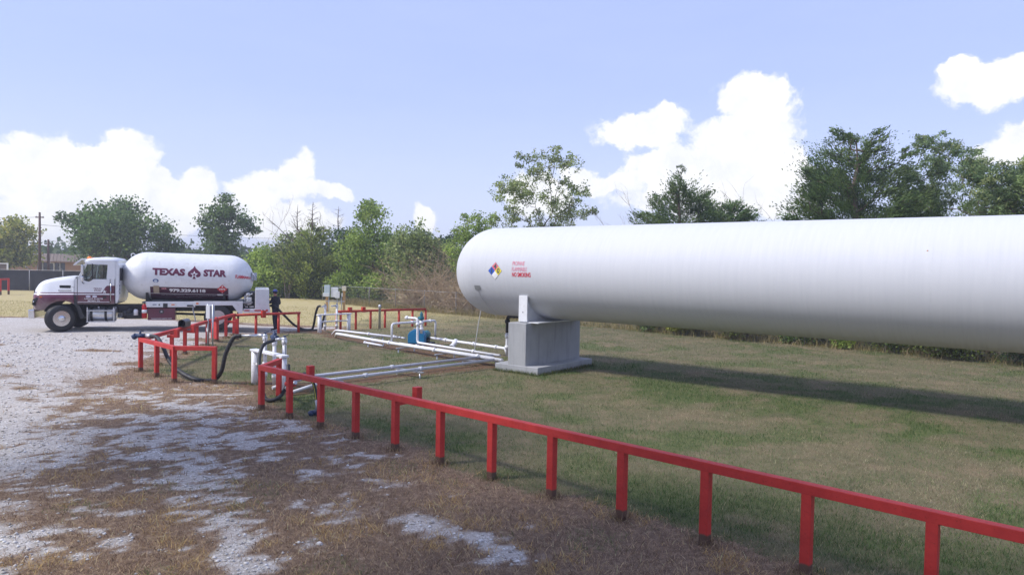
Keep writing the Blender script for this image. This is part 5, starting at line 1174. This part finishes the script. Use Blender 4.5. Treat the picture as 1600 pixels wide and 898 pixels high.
mb = MB(); mb.lathe([(.12, 0), (.12, .12), (.06, .16)], (2.48, -.2, .1), 'x', 14); mb.box(2.45, 2.66, -.42, -.3, -.05, .28); mb.tube([(2.5, -.5, -.1), (2.62, -.5, .1), (2.5, -.5, .25)], .03, 6); mb.build('rear_fittings', pm('fitting_mix', (.45, .48, .55), .4, metal=.5, var=.4, scale=14), bt)
for x in (-1.5, 1.4):
    mb = MB(); mb.prism([(-.62, -1.2), (-.75, -.66), (-.4, -.9), (0, -.985), (.4, -.9), (.75, -.66), (.62, -1.2)], x - .05, x + .05, 'yz'); mb.build('cradle', BLACK, bt)
# side skirts, fender deck, toolbox
for y0, y1, sg in ((.07, .12, 1), (TW - .12, TW - .07, -1)):
    mb = MB(); mb.box(2.9, 4.70, y0, y1, .95, 1.17); sk = mb.build('side_skirt', TRW, truck, .008)
    if sg > 0:
        mb = MB(); mb.box(3.14, 3.28, .055, .068, 1.02, 1.08); mb.build('marker_plate', pm('plate_grey2', (.35, .37, .42), .5), sk)
        mb = MB(); mb.box(3.52, 3.68, .05, .068, .95, 1.10); mb.build('latch', BLACK, sk)
        mb = MB(); mb.box(3.82, 3.94, .055, .068, 1.03, 1.07); mb.build('reflector', AMBER, sk)
        mb = MB(); mb.lathe([(.03, 0), (.03, .014)], (3.38, .055, 1.05), 'y', 10); mb.build('stud', BLACK, sk)
    p = [(4.66, 1.02), (4.66, 1.19), (6.52, 1.19), (6.52, .68), (6.36, .68), (6.12, 1.02)]
    mb = MB(); mb.prism(p, y0 - .05 * sg, y0 + .02 * sg if sg > 0 else y1 - .02, 'xz'); fdk = mb.build('fender_deck', TRW, truck, .006)
    if sg > 0:
        mb = MB(); mb.box(4.74, 4.83, .008, .019, 1.07, 1.13); mb.build('reflector', AMBER, fdk)
mb = MB(); mb.box(2.75, 6.9, .13, TW - .13, 1.10, 1.165); mb.build('deck_plate', pm('deck_grey', (.3, .3, .31), .7), truck)
mb = MB(); mb.box(4.4, 4.62, .04, .068, .98, 1.04); mb.build('step_bracket', BLACK, truck)
tb = MB(); tb.box(2.96, 3.96, .08, .62, .43, .92); tb = tb.build('toolbox', MAR, truck, .012)
put(fit(text_bm('texasstarpropane.com', .06, .001, 1, 0), .74), flat(3.46, .485, .074), 'lettering', LW, tb)
put(shape_bm([(.09 * math.cos(a), .09 * math.sin(a)) for a in [2 * math.pi * k / 18 for k in range(18)]], 0), flat(3.46, .77, .074), 'emblem', DARK, tb); put(shape_bm(star(.06, .026), 0), flat(3.46, .77, .070), 'star', pm('star_grey', (.4, .38, .4), .5), tb)
mb = MB(); mb.box(2.98, 3.94, .072, .082, .895, .90); mb.build('lid_seam', DARK, tb)
# rear: pump bay, cabinet, tail beam
mb = MB(); mb.box(6.55, 7.0, .4, TW - .2, .9, 1.55); mb.build('pump_bay', DARK, truck)
mb = MB(); mb.lathe([(.1, 0), (.13, .05), (.13, .3), (.1, .34)], (6.75, .3, 1.02), 'z', 14); mb.ball((6.72, .28, 1.45), .1, 10); mb.tube([(6.6, .3, .95), (6.6, .3, 1.4), (6.9, .3, 1.5)], .035, 8); mb.box(6.62, 6.72, .2, .3, .92, .97); mb.box(6.78, 6.95, .2, .3, .92, .98); mb.build('meter', pm('meter_grey', (.5, .5, .5), .4, metal=.4, var=.5, scale=12), truck)
for y0, y1 in ((.05, .75), (TW - .75, TW - .05)):
    mb = MB(); mb.box(7.0, 7.56, y0, y1, .88, 1.70); cb = mb.build('rear_cabinet', TRW, truck, .015)
mb = MB(); mb.box(6.545, 7.6, .04, TW - .04, .70, .872); tl = mb.build('tail_beam', TRW, truck, .01)
for x0, x1 in ((6.58, 6.78), (6.98, 7.24), (7.28, 7.36)):
    mb = MB(); mb.box(x0, x1, .028, .042, .785, .83); mb.build('reflector', REDL if x1 < 7.25 else BLACK, tl)
mb = MB(); mb.lathe([(.045, 0), (.045, .02)], (7.47, .022, .805), 'y', 12); mb.build('tail_lamp', REDL, tl)
for y0 in (.12, 1.7):
    mb = MB(); mb.box(6.3, 6.33, y0, y0 + .55, .18, .72); mb.build('mud_flap', RUBBER, truck)
mb = MB(); mb.tube(spline([(4.66, .1, 1.05), (4.62, .06, .85), (4.68, .06, .6), (4.72, .06, .35)], 5), .025, 6); mb.build('hanging_strap', pm('strap_grey', (.3, .31, .35), .7), truck)

# ------------------------------------------------------------------ the driver behind the truck, handling the hose
per = empty('person', (-10.35, 30.55, G(-10.35, 30.55)), math.radians(-14)); tag(per, 'person in dark clothes and blue cap holding a hose behind the truck', 'person')
J = {}; V = []; Ed = []; Rd = []
def jn(k, p, r, frm=None):
    J[k] = len(V); V.append(p); Rd.append(r)
    if frm: Ed.append((J[frm], J[k]))
# x to the right of the picture, -y towards the camera; he looks to the left and a bit down
jn('pelvis', (0, 0, .98), (.17, .13)); jn('belly', (-.01, 0, 1.15), (.17, .14), 'pelvis'); jn('chest', (0, 0, 1.35), (.185, .135), 'belly'); jn('neckb', (-.01, 0, 1.49), (.10, .085), 'chest'); jn('neck', (-.02, 0, 1.55), (.058, .058), 'neckb'); jn('skull', (-.035, 0, 1.63), (.075, .085), 'neck'); jn('crown', (-.03, 0, 1.73), (.072, .084), 'skull')
for s, n in ((-1, 'n'), (1, 'f')):
    jn('hip' + n, (0, s * .1, .92), (.105, .1), 'pelvis'); jn('knee' + n, (-.03 * s - .02, s * .13, .5), (.072, .07), 'hip' + n); jn('ank' + n, (.02 - .04 * s, s * .14, .1), (.05, .05), 'knee' + n); jn('toe' + n, (-.17 - .04 * s, s * .16, .045), (.045, .04), 'ank' + n)
    jn('sh' + n, (0, s * .2, 1.43), (.075, .075), 'chest')
jn('eln', (-.10, -.29, 1.20), (.055, .05), 'shn'); jn('wrn', (-.27, -.14, 1.40), (.036, .034), 'eln'); jn('pan', (-.30, -.10, 1.47), (.036, .03), 'wrn')
jn('elf', (.03, .30, 1.17), (.055, .05), 'shf'); jn('wrf', (-.20, .10, 1.10), (.036, .034), 'elf'); jn('paf', (-.27, .03, 1.10), (.036, .03), 'wrf')
for h_, c, d, upv in (('n', Vector((-.30, -.10, 1.47)), Vector((-.2, .5, .8)), Vector((-.8, -.3, .2))), ('f', Vector((-.27, .03, 1.10)), Vector((-.5, -.8, .1)), Vector((.3, -.2, .9)))):
    d.normalize(); upv.normalize(); sd = d.cross(upv).normalized()
    for k, (o_, ln) in enumerate(((-.03, .062), (-.01, .072), (.01, .068), (.03, .052))):
        b = c + sd * o_ + d * .03; m_ = b + d * ln * .55 + upv * .008; e_ = m_ + d * ln * .3 - upv * .035
        jn(f'f{h_}{k}', tuple(b), (.011, .011), 'pa' + h_); jn(f'g{h_}{k}', tuple(m_), (.0095, .0095), f'f{h_}{k}'); jn(f'h{h_}{k}', tuple(e_), (.008, .008), f'g{h_}{k}')
    b = c - sd * .04; jn('t' + h_, tuple(b), (.012, .012), 'pa' + h_); jn('u' + h_, tuple(b - sd * .02 + d * .045), (.01, .01), 't' + h_)
me = bpy.data.meshes.new('body'); me.from_pydata(V, Ed, []); body = bpy.data.objects.new('body', me); COL.objects.link(body)
md = body.modifiers.new('skin', 'SKIN'); md.use_smooth_shade = True
for i, v in enumerate(me.skin_vertices[0].data): v.radius = Rd[i]; v.use_root = (i == 0)
sb = body.modifiers.new('sub', 'SUBSURF'); sb.levels = 2; sb.render_levels = 2
bpy.context.view_layer.update(); dg = bpy.context.evaluated_depsgraph_get(); m2 = bpy.data.meshes.new_from_object(body.evaluated_get(dg)); bpy.data.objects.remove(body)
SKIN = pm('skin', lin(176, 126, 104), .55, var=.08, scale=12); SHIRT = pm('dark_shirt', lin(26, 28, 40), .85, var=.2, scale=10, bump=.2); JEANS = pm('navy_jeans', lin(28, 34, 56), .9, var=.2, scale=10, bump=.2); BOOT = pm('boot', lin(40, 30, 26), .7)
body = bpy.data.objects.new('body', m2); COL.objects.link(body); body.parent = per
m2.materials.clear(); [m2.materials.append(q) for q in (SHIRT, JEANS, SKIN, BOOT)]
for p in m2.polygons:
    c = p.center; p.use_smooth = True
    hand = (c - Vector((-.29, -.11, 1.45))).length < .14 or (c - Vector((-.26, .04, 1.10))).length < .13
    arm_ = (c - Vector((-.2, -.2, 1.31))).length < .14 and c.x < -.13
    p.material_index = 2 if (hand or arm_ or c.z > 1.525) else 3 if c.z < .12 else 1 if c.z < 1.0 else 0
mb = MB(); mb.ball((-.135, 0, 1.635), .016, 8, (1.2, .8, 1)); mb.build('nose', SKIN, body)
for s in (-1, 1):
    mb = MB(); mb.ball((-.112, s * .034, 1.665), .012, 8); mb.build('eye', DARK, body)
    mb = MB(); mb.ball((-.02, s * .083, 1.65), .022, 8, (.7, .4, 1.2)); mb.build('ear', SKIN, body)
mb = MB(); mb.box(-.122, -.108, -.025, .025, 1.588, 1.596); mb.build('mouth', pm('lip', lin(140, 80, 74), .6), body)
mb = MB(); mb.ball((-.02, 0, 1.68), .09, 14, (1, .98, .95)); hr = mb.build('hair', pm('hair_dark', lin(40, 32, 28), .8), per)
CAPB = pm('cap_blue', lin(62, 74, 140), .8, var=.15, scale=12)
mb = MB(); mb.lathe([(.100, 1.70), (.101, 1.735), (.092, 1.775), (.065, 1.80), (.02, 1.812), (.0, 1.813)], (-.025, 0, 0), 'z', 18); cp = mb.build('cap', CAPB, per)
mb = MB(); mb.prism([(-.10, -.075), (-.17, -.06), (-.205, -.02), (-.205, .02), (-.17, .06), (-.10, .075)], 1.70, 1.712, 'xy'); mb.build('brim', CAPB, cp)
hose([(-10.55, 30.45, 1.12), (-10.3, 30.35, 1.1), (-9.95, 30.45, .72), (-9.6, 30.75, .28), (-9.25, 31.0, .06), (-8.95, 31.2, .05), (-8.8, 31.0, .25), (-8.65, 30.75, .75), (-8.5, 30.55, 1.08), (-8.38, 30.5, 1.14)], .05, 'black hose from the person down to the gravel and up to the far stand')
hose([(-9.45, 30.75, .05), (-9.2, 30.72, .045), (-8.95, 30.8, .045), (-8.7, 30.95, .045), (-8.45, 30.95, .12), (-8.3, 30.6, .4), (-8.2, 30.5, .75)], .042, 'second black hose lying on the gravel at the foot of the far stand')

# ------------------------------------------------------------------ electrical rack
el_ = empty('electrical_rack', (-11.0, 42.9, 0), math.radians(6)); tag(el_, 'electrical rack with grey boxes on two wooden posts behind the far stand', 'electrical panel')
WOOD = pm('treated_wood', lin(186, 150, 104), .85, var=.15, scale=4, bump=.2, stretch=(4, 4, .4)); BOXG = pm('box_grey', (.70, .73, .73), .5, var=.05); BOXD = pm('box_blue_grey', (.50, .60, .64), .5, var=.06)
for x in (-.38, .66):
    mb = MB(); mb.box(x - .07, x + .07, -.02, .12, -.3, 1.55 if x < 0 else 1.62); mb.build('wood_post', WOOD, el_, .008)
for (x0, x1, z0, z1, d_, m) in ((-.50, -.17, 1.0, 1.68, .24, BOXD), (-.57, -.2, .98, 1.2, .26, BOXG), (-.10, .32, .95, 1.54, .2, BOXG), (.16, .42, .9, 1.3, .25, BOXG), (.52, .60, 1.0, 1.2, .15, BOXG), (.56, .80, 1.34, 1.62, .16, pm('box_cream', (.66, .60, .46), .5))):
    mb = MB(); mb.box(x0, x1, -.03 - d_, -.03, z0, z1); mb.build('box', m, el_, .012)
for x in (-.24, .27, .52):
    mb = MB(); mb.lathe([(.028, -.1), (.028, 1.0)], (x, -.1, 0), 'z', 8); mb.build('conduit', GALV, el_)
for z in (.66, 1.5):
    mb = MB(); mb.box(-.45, .7, -.028, -.005 - .02, z, z + .06); mb.build('strut', GALV, el_)
# ------------------------------------------------------------------ chain link fence at the back
A = np.array([-14.6, 53.74]); B = np.array([23.2, 18.36]); LEN = float(np.linalg.norm(B - A)); dv = (B - A) / LEN
GALVD = pm('dull_galvanised', (.34, .34, .35), .6, metal=.4, var=.15, scale=5)
cf = empty('chain_link_fence', (A[0], A[1], 0), math.atan2(dv[1], dv[0])); tag(cf, 'low chain link fence along the back edge of the lawn', 'fence')
first = None; k = 0
while k * 3.05 <= LEN:
    if first is None:
        mb = MB(); mb.lathe([(.032, -.2), (.032, 1.36), (.02, 1.40)], (0, 0, 0), 'z', 8); first = mb.build('post', GALVD, cf)
    else: linked(first, 'post', cf, (k * 3.05, 0, 0))
    k += 1
mb = MB(); mb.tube([(0, 0, 1.34), (LEN, 0, 1.34)], .017, 8); mb.build('top_rail', GALVD, cf)
mb = MB(); q = 0.
while q < LEN:
    for sg in (1, -1):
        a, b = (q, q + 1.26) if sg > 0 else (q + 1.26, q); mb.tube([(min(a, LEN), 0.0 + .004 * sg, .05), (min(b, LEN), .004 * sg, 1.31)], .0017, 3, cap=False)
    q += .11
mb.build('mesh_wire', GALVD, cf)
# ------------------------------------------------------------------ black screened fence far left
SCREEN = pm('black_screen', (.022, .023, .03), .9, var=.25, scale=.8)
bf = empty('screened_fence', (-62, 60.3, .17), 0); tag(bf, 'tall fence covered in black privacy screen behind the truck', 'fence')
first = None
for k in range(16):
    x = k * 2.9; z = 1.78
    if first is None:
        mb = MB(); mb.lathe([(.035, -.2), (.035, 1.85)], (0, -.05, 0), 'z', 8); mb.tube([(0, -.05, 1.84), (-.22, -.28, 2.12)], .025, 6); first = mb.build('post', GALVD, bf)
    else: linked(first, 'post', bf, (x, 0, 0))
    if k < 15:
        mb = MB(); n = 10; front = [[(x + .003 + 2.894 * i / n, .03 + .018 * math.sin(i * 2.1 + k), z_) for i in range(n + 1)] for z_ in (.03, .9, 1.76 + .0)]
        back = [[(a, b + .012, c) for a, b, c in r_] for r_ in front]; mb.loft(front, True, False); mb.loft(back, True, False); mb.build('screen_panel', SCREEN, bf)
mb = MB(); mb.tube([(0, -.05, 1.80), (43.5, -.05, 1.80)], .02, 6); mb.build('top_rail', GALVD, bf)
# ------------------------------------------------------------------ brick house, poles, wires, rail panel
hs = empty('brick_house', (-58.2, 88, .17), math.radians(4)); tag(hs, 'low brick house with metal roof beyond the black fence', 'house')
def brick():
    t = Mt('brick_wall'); b = t.n('ShaderNodeTexBrick'); t.l(t.coord('Object', (1, 1, 1)), b.inputs['Vector']); mp = t.n('ShaderNodeMapping'); t.l(t.coord('Object'), mp.inputs[0]); mp.inputs['Rotation'].default_value = (math.pi / 2, 0, 0); t.l(mp.outputs[0], b.inputs['Vector'])
    b.inputs['Color1'].default_value = (*lin(184, 142, 112), 1); b.inputs['Color2'].default_value = (*lin(166, 122, 96), 1); b.inputs['Mortar'].default_value = (*lin(170, 156, 140), 1); b.inputs['Scale'].default_value = 4; t.set(Base_Color=b.outputs[0], Roughness=.9); return t.m
BR = brick(); ROOF = pm('metal_roof', lin(150, 136, 130), .6, var=.1, scale=1.5); FRW = pm('frame_white', (.7, .7, .68), .6); PANE = pm('dark_pane', (.05, .06, .08), .15, var=.3, scale=2)
mb = MB(); mb.box(-5.5, -1.72, 0, .25, 0, 2.5); mb.box(1.72, 12, 0, .25, 0, 2.5); mb.box(-1.72, 1.72, .002, .248, 0, .75); mb.box(-1.72, 1.72, .002, .248, 2.32, 2.5); mb.box(-5.5, 12, 6, 6.25, 0, 2.5); mb.box(-5.5, -5.25, .25, 6, 0, 2.5); mb.box(11.75, 12, .25, 6, 0, 2.5); mb.build('wall', BR, hs)
mb = MB(); mb.prism([(-.55, 2.42), (-.55, 2.52), (-.3, 3.42), (6.6, 3.42), (6.8, 2.42)], -5.9, 12.4, 'yz'); rf = mb.build('roof', ROOF, hs)
mb = MB(); [mb.prism([(-.575, 2.5), (-.325, 3.44), (-.30, 3.44), (-.55, 2.5)], x, x + .05, 'yz') for x in np.arange(-5.8, 12.3, .42)]; mb.build('roof_rib', ROOF, rf)
for (x0, x1, z0) in ((-1.70, -1.05, .78), (-1.02, -.36, .78), (.36, 1.02, .78), (1.05, 1.70, .78)):
    mb = MB(); mb.box(x0, x1, .12, .14, z0, 2.3); pn = mb.build('window', PANE, hs)
    mb = MB(); mb.box(x0 - .03, x0 + .03, .06, .118, z0, 2.3); mb.box(x0 + .03, x1, .06, .118, z0, z0 + .06); mb.box(x0 + .03, x1, .06, .118, 1.02, 1.06); mb.build('frame', FRW, pn)
mb = MB(); mb.box(-.33, .33, .10, .14, .02, 2.28); dr = mb.build('door', PANE, hs)
mb = MB(); mb.box(-.36, -.27, .04, .098, .0, 2.3); mb.box(.27, .36, .04, .098, 0, 2.3); mb.box(-.27, .27, .04, .098, 2.2, 2.3); mb.box(-.27, .27, .04, .098, 0, .15); mb.build('frame', FRW, dr)
POLE = pm('pole_wood', lin(88, 66, 58), .9, var=.2, scale=3, stretch=(3, 3, .3))
def pole(x, y, h, lb):
    p = empty('utility_pole', (x, y, .17)); tag(p, lb, 'utility pole', 'wooden utility poles'); mb = MB(); mb.lathe([(.16, -.3), (.13, h * .6), (.10, h)], (0, 0, 0), 'z', 10); mb.build('pole', POLE, p)
    mb = MB(); mb.box(-.45, .45, -.05, .05, h - .6, h - .48); mb.build('crossarm', POLE, p)
    for x0 in (-.35, .35):
        mb = MB(); mb.lathe([(.03, 0), (.05, .04), (.03, .12)], (x0, 0, h - .478), 'z', 8); mb.build('insulator', BOXG, p)
pole(-50.8, 75, 7.75, 'taller dark wooden utility pole in front of the house'); pole(-53.2, 80, 5.0, 'shorter wooden utility pole just right of the taller one')
def wire(a, b, sag, lb):
    e = empty('power_line', a); tag(e, lb, 'wire', 'overhead wires'); a = Vector(a); b = Vector(b); mb = MB(); mb.tube([(b - a) * (k / 16) + Vector((0, 0, -sag * 4 * (k / 16) * (1 - k / 16))) for k in range(17)], .016, 4); mb.build('wire', BLACK, e)
wire((-53.2, 80, 5.0), (-20, 120, 7.0), 1.0, 'overhead wire leading right from the shorter pole'); wire((-50.8, 75, 7.4), (-95, 82, 8.2), .6, 'overhead wire leading left from the taller pole'); wire((-50.8, 75, 6.6), (-18, 128, 8.6), 1.1, 'overhead wire leading right from the taller pole')
tf = empty('cattle_panel', (-60.5, 76, .17), math.radians(3)); tag(tf, 'white framed panel standing above the black fence at the left edge', 'panel')
for k in range(6):
    mb = MB(); mb.box(k * 1.05, k * 1.05 + .14, -.05, .05, 0, 2.25); mb.build('upright', FRW, tf)
for z in (2.13, 1.3):
    mb = MB(); mb.box(.142, 5.248, -.04, .04, z, z + .11); mb.build('rail', FRW, tf)
mb = MB(); mb.box(.142, 5.248, .05, .08, .2, 2.1); mb.build('backing', pm('panel_brown', lin(110, 96, 86), .9), tf)
# small blue marker in front of the black fence
bs = empty('blue_sign', (-37.0, 58.6, .17)); tag(bs, 'small blue sign on a post in front of the black fence, just above the hood', 'sign')
mb = MB(); mb.lathe([(.04, -.2), (.04, 1.0)], (0, 0, 0), 'z', 8); mb.build('post', GALV, bs)
mb = MB(); mb.box(-.3, .3, -.05, .0, .9, 1.25); mb.build('panel', pm('sign_blue', lin(44, 74, 150), .5), bs, .01)
mb = MB(); mb.box(-.62, -.302, -.045, -.015, .86, .98); mb.build('arm', FRW, bs)

# ------------------------------------------------------------------ the hazy summer air
mb = MB(); mb.box(-1500, 1500, -1200, 2200, -1.3, 14.5); hz = mb.build('haze', None)
hz.data.materials.clear(); hm = bpy.data.materials.new('haze_air'); hm.use_nodes = True; hm.node_tree.nodes.clear()
hv = hm.node_tree.nodes.new('ShaderNodeVolumePrincipled'); ho = hm.node_tree.nodes.new('ShaderNodeOutputMaterial'); hm.node_tree.links.new(hv.outputs[0], ho.inputs['Volume'])
hv.inputs['Color'].default_value = (.93, .95, 1.0, 1); hv.inputs['Density'].default_value = .0016; hv.inputs['Anisotropy'].default_value = .3
hz.data.materials.append(hm); tag(hz, 'thin pale summer haze hanging over the whole yard', 'haze', kind='stuff')
